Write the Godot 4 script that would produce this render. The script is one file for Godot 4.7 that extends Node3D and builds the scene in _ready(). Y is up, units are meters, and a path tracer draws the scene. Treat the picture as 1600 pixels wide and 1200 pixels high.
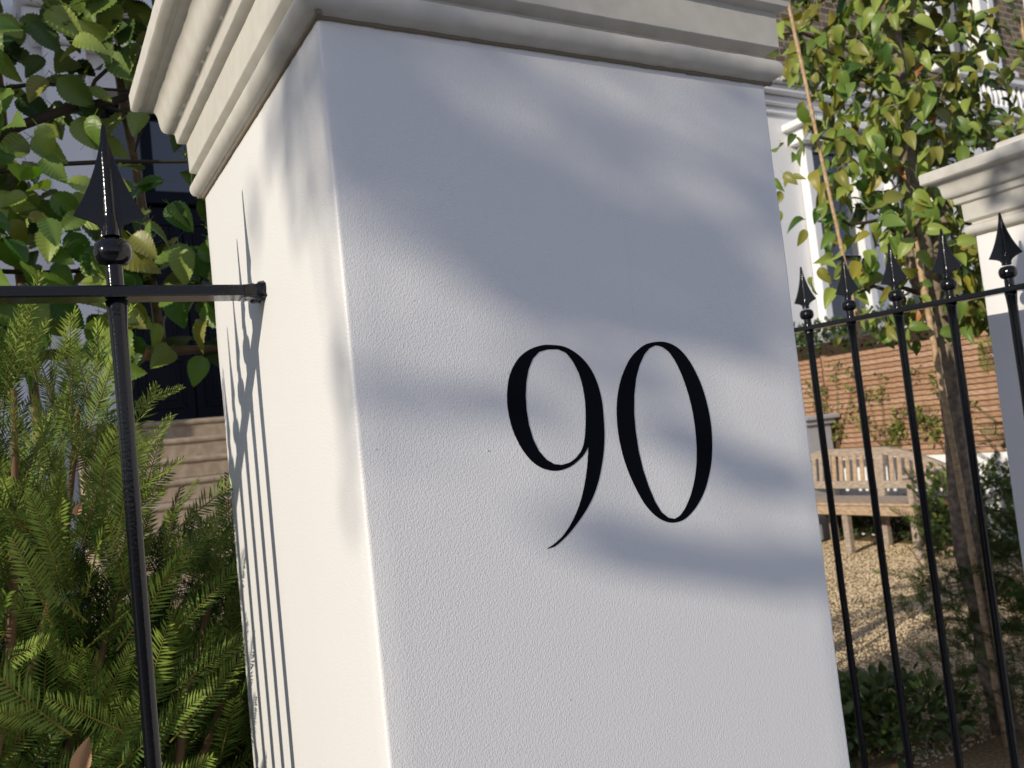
extends Node3D
# A white painted gate pier with a carved stone cap and the number 90, iron railings beside it, a yew and a hornbeam behind,
# an open iron gate on the right with a pleached tree, a bench and a slatted screen in the garden, and the houses beyond.

const SUN := Vector3(-1.0, 0.318, 0.328)          # towards the sun
const NINE_OUTER := [[0.22470,1.61674], [0.24163,1.61435], [0.25534,1.60762], [0.26725,1.59716], [0.27598,1.58428], [0.28143,1.56902], [0.28416,1.55140], [0.28385,1.53154], [0.28238,1.51432], [0.27914,1.49733], [0.27476,1.48302], [0.26832,1.46660], [0.25932,1.45064], [0.24873,1.43749], [0.23544,1.42491], [0.22266,1.41484], [0.21190,1.40817], [0.20298,1.40412], [0.19373,1.40321], [0.20186,1.40617], [0.21388,1.41258], [0.22513,1.42278], [0.23543,1.43566], [0.24373,1.45017], [0.25026,1.46626], [0.25540,1.48265], [0.25971,1.50365], [0.25209,1.49515], [0.24250,1.48887], [0.23327,1.48455], [0.22154,1.48224], [0.21170,1.48261], [0.20093,1.48569], [0.19067,1.49197], [0.18104,1.50236], [0.17326,1.51598], [0.16765,1.53166], [0.16512,1.54821], [0.16521,1.56223], [0.16770,1.57613], [0.17179,1.58765], [0.17940,1.59906], [0.18860,1.60742], [0.20038,1.61337], [0.21334,1.61646]]
const NINE_INNER := [[0.22408,1.61190], [0.23684,1.61087], [0.24622,1.60506], [0.25355,1.59413], [0.25906,1.58028], [0.26150,1.56533], [0.26188,1.55053], [0.26018,1.53347], [0.25702,1.51660], [0.25354,1.50595], [0.24808,1.49798], [0.24002,1.49203], [0.23090,1.48841], [0.22084,1.48781], [0.21131,1.49049], [0.20241,1.49735], [0.19490,1.50803], [0.19025,1.52145], [0.18754,1.53702], [0.18714,1.55359], [0.18835,1.56772], [0.19119,1.58180], [0.19610,1.59464], [0.20351,1.60507], [0.21261,1.61069]]
const ZERO_OUTER := [[0.37327,1.61454], [0.38794,1.61241], [0.40206,1.60521], [0.41383,1.59271], [0.42338,1.57618], [0.43084,1.55700], [0.43548,1.53525], [0.43734,1.51369], [0.43607,1.49245], [0.43205,1.47158], [0.42503,1.45381], [0.41536,1.43654], [0.40285,1.42244], [0.38945,1.41256], [0.37692,1.40732], [0.36198,1.40684], [0.34958,1.41109], [0.33794,1.41948], [0.32707,1.43221], [0.31837,1.44832], [0.31069,1.46670], [0.30505,1.48603], [0.30190,1.50756], [0.30163,1.52759], [0.30411,1.54747], [0.30933,1.56475], [0.31671,1.57950], [0.32729,1.59424], [0.33925,1.60448], [0.35491,1.61238]]
const ZERO_INNER := [[0.36933,1.61024], [0.38043,1.60690], [0.38931,1.59914], [0.39737,1.58554], [0.40421,1.56796], [0.40931,1.54777], [0.41218,1.52638], [0.41267,1.50520], [0.41113,1.48427], [0.40690,1.46371], [0.40041,1.44617], [0.39238,1.43156], [0.38200,1.41870], [0.37269,1.41225], [0.36423,1.41085], [0.35498,1.41465], [0.34655,1.42338], [0.33986,1.43687], [0.33361,1.45529], [0.32868,1.47602], [0.32611,1.49773], [0.32560,1.52054], [0.32692,1.54073], [0.33075,1.56083], [0.33646,1.57839], [0.34389,1.59215], [0.35295,1.60337], [0.36082,1.60823]]# where the street tree's leaf clumps throw their soft shade on the pier: x, y, z on the pier, half sizes of the clump, how dense
const CLUMPS := [[0.071, 1.896, 0.0, 0.0284, 0.0579, 1.00], [0.022, 1.852, 0.0, 0.0103, 0.0558, 1.00], [0.084, 1.827, 0.0, 0.0220, 0.0352, 1.00], [0.164, 1.823, 0.0, 0.0240, 0.0334, 1.00], [0.027, 1.794, 0.0, 0.0082, 0.0246, 0.70], [0.246, 1.779, 0.0, 0.0286, 0.0346, 1.00], [0.345, 1.730, 0.0, 0.0372, 0.0469, 1.00], [0.467, 1.701, 0.0, 0.0353, 0.0648, 1.00], [0.253, 1.700, 0.0, 0.0208, 0.0308, 1.00], [0.494, 1.613, 0.0, 0.0262, 0.0342, 1.00], [0.359, 1.640, 0.0, 0.0318, 0.0286, 0.90], [0.349, 1.570, 0.0, 0.0157, 0.0351, 0.50], [0.395, 1.496, 0.0, 0.0178, 0.0389, 0.50], [0.551, 1.924, 0.0, 0.0194, 0.0215, 0.80], [0.581, 1.768, 0.0, 0.0107, 0.0489, 0.80], [0.056, 1.563, 0.0, 0.0188, 0.0131, 0.60], [0.192, 1.539, 0.0, 0.0242, 0.0128, 0.35], [0.509, 1.442, 0.0, 0.0297, 0.0207, 0.75], [0.312, 1.380, 0.0, 0.0274, 0.0239, 1.00], [0.459, 1.338, 0.0, 0.0443, 0.0241, 1.00], [0.256, 1.409, 0.0, 0.0129, 0.0194, 0.40], [0.598, 1.315, 0.0, 0.0215, 0.0272, 0.70], [0.0, 1.900, 0.000, 0.0263, 0.0803, 0.95], [0.0, 1.909, -0.066, 0.0160, 0.0628, 0.75], [0.0, 1.881, -0.138, 0.0183, 0.0736, 0.75], [0.0, 1.881, -0.204, 0.0205, 0.0649, 0.50], [0.0, 1.788, -0.068, 0.0119, 0.0525, 0.60], [0.0, 1.785, -0.131, 0.0112, 0.0558, 0.45], [0.0, 1.804, 0.005, 0.0155, 0.0650, 0.75], [0.0, 1.841, -0.303, 0.0211, 0.0638, 0.35], [0.0, 1.598, -0.030, 0.0164, 0.0406, 0.55], [0.0, 1.534, -0.012, 0.0157, 0.0402, 0.45], [0.0, 1.466, -0.045, 0.0149, 0.0360, 0.25], [0.224, 1.665, 0.0, 0.0239, 0.0227, 1.00], [0.108, 1.723, 0.0, 0.0134, 0.0165, 0.60], [0.157, 1.696, 0.0, 0.0141, 0.0169, 0.70], [0.150, 1.764, 0.0, 0.0176, 0.0236, 0.80], [2.07, 2.03, -0.50, 0.10, 0.09, 0.5], [2.07, 2.06, -0.25, 0.12, 0.10, 0.5], [2.07, 1.84, -0.50, 0.06, 0.07, 0.62], [2.07, 1.75, -0.42, 0.04, 0.04, 0.7]]

var counts := {}
var rng := RandomNumberGenerator.new()
var M := {}


# ---------------------------------------------------------------- helpers: names and things
func numbered(called: String, parent: Node) -> String:
	var key = str(parent.get_instance_id()) + called
	var k: int = counts.get(key, 0)
	counts[key] = k + 1
	return called if k == 0 else "%s_%03d" % [called, k]


func thing(called: String, label: String, category: String, at := Vector3.ZERO, turn := 0.0, group := "") -> Node3D:
	var o := Node3D.new()
	o.name = numbered(called, self)
	add_child(o, true)
	o.position = at
	o.rotation.y = turn
	o.set_meta("label", label)
	o.set_meta("category", category)
	if group != "":
		o.set_meta("group", group)
	return o


func part(called: String, mesh: Mesh, m: Material, parent: Node3D, at := Transform3D()) -> MeshInstance3D:
	var o := MeshInstance3D.new()
	o.name = numbered(called, parent)
	o.mesh = mesh
	o.material_override = m
	parent.add_child(o, true)
	o.transform = at
	return o


func structure(called: String, mesh: Mesh, m: Material, at := Vector3.ZERO) -> MeshInstance3D:
	var o := part(called, mesh, m, self, Transform3D(Basis(), at))
	o.set_meta("kind", "structure")
	return o


func many(called: String, mesh: Mesh, m: Material, places: Array, tints: Array, parent: Node3D) -> MultiMeshInstance3D:
	var mm := MultiMesh.new()
	mm.transform_format = MultiMesh.TRANSFORM_3D
	mm.use_colors = true
	mm.mesh = mesh
	mm.instance_count = places.size()
	for i in places.size():
		mm.set_instance_transform(i, places[i])
		mm.set_instance_color(i, tints[i])
	var o := MultiMeshInstance3D.new()
	o.name = numbered(called, parent)
	o.multimesh = mm
	o.material_override = m
	o.set_meta("kind", "stuff")
	parent.add_child(o, true)
	return o


# ---------------------------------------------------------------- helpers: meshes
class Shape:
	var st := SurfaceTool.new()
	var tint := Color(1, 1, 1)
	var tinted := false

	func _init():
		st.begin(Mesh.PRIMITIVE_TRIANGLES)

	func v(p: Vector3):
		if tinted:
			st.set_color(tint)
		st.add_vertex(p)

	func tri(a: Vector3, b: Vector3, c: Vector3, g := -1):      # counter-clockwise seen from outside
		st.set_smooth_group(g)
		v(a)
		v(c)
		v(b)

	func quad(a: Vector3, b: Vector3, c: Vector3, d: Vector3, g := -1):
		tri(a, b, c, g)
		tri(a, c, d, g)

	func quad_out(a: Vector3, b: Vector3, c: Vector3, d: Vector3, out: Vector3, g := -1):
		if (b - a).cross(d - a).dot(out) + (c - b).cross(d - c).dot(out) >= 0.0:
			quad(a, b, c, d, g)
		else:
			quad(a, d, c, b, g)

	func tri_out(a: Vector3, b: Vector3, c: Vector3, out: Vector3, g := -1):
		if (b - a).cross(c - a).dot(out) >= 0.0:
			tri(a, b, c, g)
		else:
			tri(a, c, b, g)

	func box(c: Vector3, size: Vector3, bevel := 0.004, turned := Basis()):
		var h := size / 2
		var e: float = minf(bevel, minf(h.x, minf(h.y, h.z)) * 0.45)
		var f := func(s: Vector3, k: int) -> Vector3:
			var p := s * (h - Vector3(e, e, e))
			p[k] = s[k] * h[k]
			return c + turned * p
		for k in 3:
			var i := (k + 1) % 3
			var j := (k + 2) % 3
			for s in [-1.0, 1.0]:
				var q := []
				for t in [[-1.0, -1.0], [1.0, -1.0], [1.0, 1.0], [-1.0, 1.0]]:
					var w := Vector3.ZERO
					w[k] = s
					w[i] = t[0]
					w[j] = t[1]
					q.append(f.call(w, k))
				var o := Vector3.ZERO
				o[k] = s
				quad_out(q[0], q[1], q[2], q[3], turned * o)
				for t in [-1.0, 1.0]:
					var w0 := Vector3.ZERO
					w0[k] = s
					w0[i] = t
					w0[j] = -1.0
					var w1 := w0
					w1[j] = 1.0
					quad_out(f.call(w0, k), f.call(w1, k), f.call(w1, i), f.call(w0, i), turned * (w0 + w1))
		for x in [-1.0, 1.0]:
			for y in [-1.0, 1.0]:
				for z in [-1.0, 1.0]:
					var w := Vector3(x, y, z)
					tri_out(f.call(w, 0), f.call(w, 1), f.call(w, 2), turned * w)

	func tube(pts: Array, radii: Array, sides := 8, ends := true, flat := 1.0):
		var n := pts.size()
		var up := Vector3.FORWARD
		var rings := []
		for i in n:
			var d: Vector3 = (pts[mini(i + 1, n - 1)] - pts[maxi(i - 1, 0)]).normalized()
			if absf(d.dot(up)) > 0.98:
				up = Vector3.RIGHT
			var a := d.cross(up).normalized()
			var b := a.cross(d).normalized()
			up = b
			var ring := []
			for k in sides:
				var t := TAU * k / sides
				ring.append(pts[i] + (a * cos(t) + b * sin(t) * flat) * radii[i])
			rings.append(ring)
		for i in n - 1:
			for k in sides:
				var l := (k + 1) % sides
				var o: Vector3 = rings[i][k] + rings[i][l] + rings[i + 1][k] + rings[i + 1][l] - 2.0 * (pts[i] + pts[i + 1])
				quad_out(rings[i][k], rings[i][l], rings[i + 1][l], rings[i + 1][k], o, 1)
		if ends:
			for e in [0, n - 1]:
				var d: Vector3 = (pts[0] - pts[1]) if e == 0 else (pts[n - 1] - pts[n - 2])
				for k in sides:
					tri_out(pts[e], rings[e][k], rings[e][(k + 1) % sides], d, 2)

	func done() -> ArrayMesh:
		st.generate_normals()
		st.index()
		return st.commit()


func boxed(size: Vector3, bevel := 0.004, at := Vector3.ZERO) -> ArrayMesh:
	var s := Shape.new()
	s.box(at, size, bevel)
	return s.done()


func tubed(pts: Array, radii: Array, sides := 8) -> ArrayMesh:
	var s := Shape.new()
	s.tube(pts, radii, sides)
	return s.done()


func jig(a: float) -> float:
	return rng.randf_range(-a, a)


func jig3(a: float) -> Vector3:
	return Vector3(jig(a), jig(a), jig(a))


func along(d: Vector3, face := Vector3.UP, roll := 0.0) -> Basis:      # y along d, z turned towards face
	d = d.normalized()
	if absf(d.dot(face)) > 0.97:
		face = Vector3(face.z + 0.3, face.x, face.y)
	var z := (face - d * face.dot(d)).normalized().rotated(d, roll)
	return Basis(d.cross(z), d, z)


# ---------------------------------------------------------------- materials
func paint(called: String, base: Color, rough: float, spec := 0.5) -> StandardMaterial3D:      # base: linear, real-world
	var m := StandardMaterial3D.new()
	m.resource_name = called
	m.albedo_color = base.linear_to_srgb()
	m.roughness = rough
	m.metallic_specular = spec
	M[called] = m
	return m


func noise(kind: int, freq: float, octaves: int, seeded: int) -> FastNoiseLite:
	var n := FastNoiseLite.new()
	n.noise_type = kind
	n.frequency = freq
	n.fractal_octaves = octaves
	n.seed = seeded
	return n


func noise_image(w: int, h: int, n: FastNoiseLite) -> Image:
	return n.get_seamless_image(w, h)


func normal_texture(im: Image, strength: float) -> ImageTexture:
	var k: Image = im.duplicate()
	k.convert(Image.FORMAT_RGBA8)
	k.bump_map_to_normal_map(strength)
	return ImageTexture.create_from_image(k)


func ramp_texture(im: Image, low: Color, high: Color, w := 256) -> ImageTexture:      # low, high: sRGB factors on the albedo
	var k: Image = im.duplicate()
	k.resize(w, w)
	var out := Image.create(w, w, false, Image.FORMAT_RGB8)
	for y in w:
		for x in w:
			out.set_pixel(x, y, low.lerp(high, k.get_pixel(x, y).r))
	return ImageTexture.create_from_image(out)


func blend_images(a: Image, b: Image, share: float) -> Image:
	var w := a.get_width()
	var h := a.get_height()
	a.convert(Image.FORMAT_L8)
	b.convert(Image.FORMAT_L8)
	var p := a.get_data()
	var q := b.get_data()
	for i in p.size():
		p[i] = int(p[i] * (1.0 - share) + q[i] * share)
	return Image.create_from_data(w, h, false, Image.FORMAT_L8, p)


func tri_map(m: StandardMaterial3D, metres: float, normal: Texture2D, scale := 1.0, albedo: Texture2D = null):
	m.uv1_triplanar = true
	m.uv1_scale = Vector3.ONE / metres
	m.uv1_triplanar_sharpness = 8.0
	if normal:
		m.normal_enabled = true
		m.normal_texture = normal
		m.normal_scale = scale
	if albedo:
		m.albedo_texture = albedo


func make_materials():
	# brushed masonry paint: vertical strokes under an orange-peel skin
	var fine := noise_image(1024, 640, noise(FastNoiseLite.TYPE_SIMPLEX_SMOOTH, 0.055, 2, 3))
	fine.resize(1024, 1024, Image.INTERPOLATE_CUBIC)
	var broad := noise_image(1024, 1024, noise(FastNoiseLite.TYPE_SIMPLEX_SMOOTH, 0.022, 3, 5))
	var skin := blend_images(fine, broad, 0.38)
	var wall := paint("white_masonry_paint", Color(0.80, 0.795, 0.785), 0.42, 0.5)
	tri_map(wall, 0.115, normal_texture(skin, 4.2), 1.0)
	var far_wall := paint("white_stucco", Color(0.84, 0.84, 0.835), 0.7)
	tri_map(far_wall, 1.4, normal_texture(broad, 2.0), 0.6)
	# limestone coloured cap paint with sandy grain
	var grit := noise_image(512, 512, noise(FastNoiseLite.TYPE_SIMPLEX, 0.16, 3, 11))
	var blot := noise_image(512, 512, noise(FastNoiseLite.TYPE_SIMPLEX_SMOOTH, 0.012, 5, 12))
	var stone := paint("stone_cap", Color(0.59, 0.575, 0.535), 0.8, 0.3)
	tri_map(stone, 0.22, normal_texture(blend_images(grit, blot, 0.1), 0.5), 0.7, ramp_texture(blend_images(blot, grit, 0.3), Color(0.93, 0.92, 0.90), Color(1, 1, 1)))
	paint("mastic", Color(0.22, 0.185, 0.14), 0.85, 0.3)
	var sand := paint("sandstone_step", Color(0.48, 0.385, 0.28), 0.75, 0.3)
	tri_map(sand, 0.6, normal_texture(grit, 1.5), 0.7, ramp_texture(blot, Color(0.82, 0.8, 0.78), Color(1, 1, 1)))
	# thick gloss paint on iron
	var drip := noise_image(256, 256, noise(FastNoiseLite.TYPE_SIMPLEX_SMOOTH, 0.05, 2, 21))
	var iron := paint("black_gloss_iron", Color(0.0045, 0.0052, 0.0075), 0.15, 0.42)
	tri_map(iron, 0.09, normal_texture(drip, 2.0), 0.2)
	var ink := paint("black_lettering", Color(0.003, 0.0036, 0.006), 0.5, 0.15)
	tri_map(ink, 0.115, wall.normal_texture, 0.5)
	var navy := paint("navy_gloss_door", Color(0.0045, 0.006, 0.012), 0.22, 0.22)
	tri_map(navy, 0.5, normal_texture(drip, 1.0), 0.3)
	paint("window_glass", Color(0.014, 0.028, 0.06), 0.03, 1.0)  # blue tint stands in for the sky mirrored in the panes
	paint("white_joinery", Color(0.82, 0.82, 0.81), 0.4)
	paint("grey_paint", Color(0.48, 0.49, 0.51), 0.6)
	# wood
	var grain := noise_image(512, 128, noise(FastNoiseLite.TYPE_SIMPLEX_SMOOTH, 0.03, 4, 31))
	grain.resize(512, 512, Image.INTERPOLATE_CUBIC)
	grain.rotate_90(CLOCKWISE)
	for w in [["cedar_slat", Color(0.53, 0.34, 0.215)], ["cedar_slat_pale", Color(0.58, 0.385, 0.26)], ["cedar_slat_dark", Color(0.48, 0.295, 0.18)], ["teak_grey", Color(0.50, 0.43, 0.35)], ["teak_warm", Color(0.58, 0.44, 0.30)], ["bamboo", Color(0.62, 0.45, 0.27)], ["old_bamboo", Color(0.28, 0.19, 0.12)]]:
		var m := paint(w[0], w[1], 0.6, 0.35)
		tri_map(m, 0.35, normal_texture(grain, 1.5), 0.6, ramp_texture(grain, Color(0.74, 0.7, 0.68), Color(1, 1, 1), 128))
	var bark := paint("bark", Color(0.36, 0.28, 0.205), 0.75, 0.3)
	var bn := noise_image(256, 256, noise(FastNoiseLite.TYPE_SIMPLEX_SMOOTH, 0.025, 4, 41))
	tri_map(bark, 0.25, normal_texture(bn, 3.0), 1.0, ramp_texture(bn, Color(0.6, 0.6, 0.6), Color(1, 1, 1)))
	paint("twig", Color(0.05, 0.034, 0.02), 0.8)
	paint("yew_stem", Color(0.14, 0.08, 0.035), 0.8)
	# leaves
	for w in [["leaf_deep", Color(0.05, 0.095, 0.02)], ["leaf_mid", Color(0.12, 0.185, 0.034)], ["leaf_light", Color(0.235, 0.295, 0.06)], ["leaf_olive", Color(0.19, 0.19, 0.038)], ["leaf_yellow", Color(0.26, 0.23, 0.03)], ["leaf_brown", Color(0.33, 0.15, 0.05)], ["leaf_tan", Color(0.34, 0.19, 0.09)]]:
		var m := paint(w[0], w[1], 0.42, 0.45)
		m.backlight_enabled = true
		m.backlight = Color(w[1].r, w[1].g, w[1].b * 0.7) * ((0.52 if w[0] not in ["leaf_brown", "leaf_tan"] else 0.2) / maxf(w[1].r, w[1].g))
	var any := paint("leaf_tinted", Color(1, 1, 1), 0.45, 0.45)
	any.vertex_color_use_as_albedo = true
	any.backlight_enabled = true
	any.backlight = Color(0.5, 0.5, 0.4)
	for w in [["yew_bright", Color(1.0, 1.0, 1.0)], ["yew_mid", Color(0.66, 0.74, 0.66)], ["yew_shaded", Color(0.3, 0.42, 0.4)]]:  # lit, half-lit and shaded tones of one foliage
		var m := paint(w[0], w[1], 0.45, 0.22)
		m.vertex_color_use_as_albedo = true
	# ground
	var pebbles := noise_image(512, 512, noise(FastNoiseLite.TYPE_CELLULAR, 0.06, 1, 51))
	var gravel := paint("gravel_bed", Color(0.40, 0.30, 0.17), 0.9, 0.2)
	tri_map(gravel, 0.4, normal_texture(pebbles, 4.0), 1.0, ramp_texture(pebbles, Color(0.7, 0.66, 0.6), Color(1, 1, 1)))
	var stones := paint("gravel_stone", Color(1, 1, 1), 0.85, 0.3)
	stones.vertex_color_use_as_albedo = true
	var soil := paint("soil", Color(0.045, 0.032, 0.022), 0.95, 0.2)
	tri_map(soil, 0.5, normal_texture(blot, 4.0), 1.0)
	var slab := paint("paving", Color(0.36, 0.35, 0.33), 0.85, 0.3)
	tri_map(slab, 0.9, normal_texture(blot, 1.5), 0.7, ramp_texture(blot, Color(0.85, 0.85, 0.85), Color(1, 1, 1)))
	# stock brick, too far away to count
	var bi := Image.create(256, 256, false, Image.FORMAT_RGB8)
	var bh := Image.create(256, 256, false, Image.FORMAT_L8)
	var r2 := RandomNumberGenerator.new()
	r2.seed = 9
	bi.fill(Color(0.72, 0.70, 0.66))
	for row in 8:
		for k in 4:
			var c := Color(0.60, 0.54, 0.45).lerp(Color(0.42, 0.37, 0.31), r2.randf())
			var x0 := k * 64 + (32 if row % 2 else 0)
			for part_x in [x0, x0 - 256]:
				var rect := Rect2i(part_x + 2, row * 32 + 3, 60, 26).intersection(Rect2i(0, 0, 256, 256))
				if rect.size.x > 0:
					bi.fill_rect(rect, c)
					bh.fill_rect(rect, Color(1, 1, 1))
	var brick := paint("stock_brick", Color(0.80, 0.78, 0.75), 0.9, 0.2)
	tri_map(brick, 0.9, normal_texture(bh, 2.0), 1.0, ImageTexture.create_from_image(bi))


# ---------------------------------------------------------------- the piers
func shaft_mesh(height: float) -> ArrayMesh:
	var s := Shape.new()
	var n := noise(FastNoiseLite.TYPE_SIMPLEX_SMOOTH, 5.0, 3, 77)
	var ring := []                                       # a rounded square: [point, outward]
	var h := 0.3
	var r := 0.0045
	for side in 4:
		var b := Basis(Vector3.UP, side * PI / 2)
		for k in 25:
			ring.append(b * Vector3(lerpf(-(h - r), h - r, k / 24.0), 0, h))
		for k in [1, 2, 3]:
			var a: float = k * PI / 8
			ring.append(b * Vector3(h - r + r * sin(a), 0, h - r + r * cos(a)))
	var rows := 70
	var at := func(i: int, j: int) -> Vector3:
		var p: Vector3 = ring[i % ring.size()]
		p.y = height * j / rows
		var o := Vector3(p.x, 0, p.z).normalized()
		var near_edge := lerpf(0.12, 1.0, smoothstep(0.24, 0.295, minf(absf(p.x), absf(p.z))))
		return p + o * near_edge * (n.get_noise_3dv(p) * 0.0011 + n.get_noise_3dv(p * 5.0) * 0.0004)
	for i in ring.size():
		for j in rows:
			var o: Vector3 = ring[i] + ring[(i + 1) % ring.size()]
			s.quad_out(at.call(i, j), at.call(i + 1, j), at.call(i + 1, j + 1), at.call(i, j + 1), o, 1)
	return s.done()


func cap_mesh() -> ArrayMesh:
	# [out, up, smooth group]: bead, throat, fascia, fillet, cyma, drip, corona, weathering
	var p := [[-0.01, -0.004, 0], [0.004, -0.002, 1]]
	for k in 9:
		var a := -PI / 2 + PI * k / 8 * 0.98
		p.append([0.006 + 0.0125 * cos(a), 0.0135 + 0.0138 * sin(a), 1])
	p += [[0.003, 0.0285, 2], [0.003, 0.034, 3], [0.0155, 0.0400, 4], [0.0165, 0.0415, 4], [0.0175, 0.087, 5], [0.028, 0.0905, 6], [0.0295, 0.092, 6], [0.0315, 0.1055, 7]]
	for k in 13:
		var t := k / 12.0
		p.append([0.0335 + 0.0345 * (t + 0.115 * sin(TAU * t)), 0.108 + 0.046 * (t - 0.125 * sin(TAU * t)), 8])
	p += [[0.0700, 0.1550, 9], [0.0835, 0.1585, 10], [0.0865, 0.162, 10], [0.0875, 0.1865, 11], [0.0845, 0.1905, 11], [-0.02, 0.214, 12]]
	var s := Shape.new()
	var n := noise(FastNoiseLite.TYPE_SIMPLEX_SMOOTH, 16.0, 3, 78)
	var segs := 60
	for side in 4:
		var b := Basis(Vector3.UP, side * PI / 2)
		for i in p.size() - 1:
			for k in segs:
				var q := []
				for c in [[i, k], [i, k + 1], [i + 1, k + 1], [i + 1, k]]:
					var o: float = p[c[0]][0]
					var w: Vector3 = b * Vector3(lerpf(-(0.3 + o), 0.3 + o, float(c[1]) / segs), p[c[0]][1], 0.3 + o)
					var shake := n.get_noise_3dv(w) * 0.0004 + n.get_noise_3dv(w * 6.0) * 0.00028
					q.append(w + Vector3(w.x, 0, w.z).normalized() * shake + Vector3.UP * n.get_noise_3dv(w * 1.7 + Vector3(4, 4, 4)) * 0.0006)
				s.quad_out(q[0], q[1], q[2], q[3], b * Vector3(0, 0.12 if i > p.size() - 3 else -0.3, 1), side * 20 + int(p[i + 1][2]))
	s.quad_out(Vector3(-0.28, 0.214, -0.28), Vector3(0.28, 0.214, -0.28), Vector3(0.28, 0.214, 0.28), Vector3(-0.28, 0.214, 0.28), Vector3.UP)
	return s.done()


func curve(pts: Array, corners: Array) -> PackedVector2Array:
	var out := PackedVector2Array()
	var n := pts.size()
	for i in n:
		var a := Vector2(pts[i][0], pts[i][1])
		var b := Vector2(pts[(i + 1) % n][0], pts[(i + 1) % n][1])
		var before := a if i in corners else Vector2(pts[(i + n - 1) % n][0], pts[(i + n - 1) % n][1])
		var after := b if (i + 1) % n in corners else Vector2(pts[(i + 2) % n][0], pts[(i + 2) % n][1])
		for k in 4:
			out.append(a.cubic_interpolate(b, before, after, k / 4.0))
	return out


func digit_mesh(outer: PackedVector2Array, inner: PackedVector2Array, origin: Vector2) -> ArrayMesh:
	var s := Shape.new()
	var t := 0.0002
	var best := [0, 0, 1e9]
	for i in outer.size():
		for j in inner.size():
			var d := outer[i].distance_squared_to(inner[j])
			if d < best[2]:
				best = [i, j, d]
	var ring := PackedVector2Array()
	for k in outer.size() + 1:
		ring.append(outer[(best[0] + k) % outer.size()])
	for k in inner.size() + 1:
		ring.append(inner[(best[1] - k + 2 * inner.size()) % inner.size()])
	var at := func(p: Vector2, z: float) -> Vector3: return Vector3(p.x - origin.x, p.y - origin.y, z)
	var ids := Geometry2D.triangulate_polygon(ring)
	for k in range(0, ids.size(), 3):
		s.tri_out(at.call(ring[ids[k]], t), at.call(ring[ids[k + 1]], t), at.call(ring[ids[k + 2]], t), Vector3.BACK, 1)
	for loop in [outer, inner]:
		var c := Vector2.ZERO
		for k in loop.size():
			var a: Vector2 = loop[k]
			var b: Vector2 = loop[(k + 1) % loop.size()]
			s.quad(at.call(a, -0.004), at.call(b, -0.004), at.call(b, t), at.call(a, t), 2)
	return s.done()


func make_pier(label: String, at: Vector3, cap: ArrayMesh, shaft: ArrayMesh) -> Node3D:
	var o := thing("gate_pier", label, "gate pier", at, 0.0, "stone capped gate piers")
	part("shaft", shaft, M.white_masonry_paint, o)
	part("plinth", boxed(Vector3(0.68, 0.34, 0.68), 0.02, Vector3(0, 0.17, 0)), M.white_masonry_paint, o)
	var c := part("cap", cap, M.stone_cap, o, Transform3D(Basis(), Vector3(0, 1.95, 0)))
	var joint := Shape.new()
	for side in 4:
		var b := Basis(Vector3.UP, side * PI / 2)
		var x := -0.302
		while x < 0.302:
			joint.box(b * Vector3(x + 0.006, -0.0024 + jig(0.0003), 0.3010 + jig(0.0003)), Vector3(0.0135, 0.0052 + jig(0.0005), 0.0058), 0.001, b)
			x += 0.012
	part("mastic_joint", joint.done(), M.mastic, c)
	part("capping_block", boxed(Vector3(0.50, 0.06, 0.50), 0.01, Vector3(0, 0.214, 0)), M.stone_cap, c)
	return o


# ---------------------------------------------------------------- iron
func spear_mesh(grow := 1.0) -> ArrayMesh:      # tip at 0, hangs down to -0.125
	var rows := [[0.0, 0.0009, 0.0012], [0.003, 0.0024, 0.0022], [0.022, 0.0052, 0.0036], [0.036, 0.0082, 0.0042], [0.053, 0.0130, 0.0048], [0.071, 0.0192, 0.0053], [0.088, 0.0266, 0.0057], [0.101, 0.0336, 0.006], [0.108, 0.0377, 0.0062], [0.1095, 0.0388, 0.0063], [0.1108, 0.0384, 0.0064], [0.1130, 0.0320, 0.0068], [0.1165, 0.0225, 0.0076], [0.121, 0.0145, 0.0086], [0.127, 0.0108, 0.0098], [0.134, 0.0112, 0.0108]]
	var s := Shape.new()
	var ring := func(r: Array) -> Array:
		var w: float = r[1] * grow
		var rib: float = r[2]
		var e := minf(0.0016, w * 0.6)
		var a := minf(rib, w * 0.8)
		var q := []
		for f in [1.0, -1.0]:
			for c in [[w, e * 0.6], [w * 0.985 - 0.0006, e], [a, e * 1.25], [a * 0.72, rib * 0.72], [0.0, rib], [-a * 0.72, rib * 0.72], [-a, e * 1.25], [-w * 0.985 + 0.0006, e], [-w, e * 0.6]]:
				q.append(Vector3(c[0] * f, -float(r[0]), c[1] * f))
		return q
	for i in rows.size() - 1:
		var p: Array = ring.call(rows[i])
		var q: Array = ring.call(rows[i + 1])
		for k in p.size():
			var l: int = (k + 1) % p.size()
			var g: int = [1, 2, 3, 3, 3, 3, 4, 5, 6][k % 9] + (10 if k > 8 else 0)
			s.quad_out(p[k], p[l], q[l], q[k], Vector3(p[k].x + p[l].x, 0.002, (p[k].z + p[l].z) * 4.0), g)
	return s.done()


func knob_mesh() -> ArrayMesh:
	var pts := []
	var rad := []
	for k in 15:
		var a := PI * k / 14
		pts.append(Vector3(0, 0.0155 * cos(a), 0))
		rad.append(0.0095 + 0.0117 * pow(sin(a), 0.85))
	return tubed(pts, rad, 20)


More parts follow.
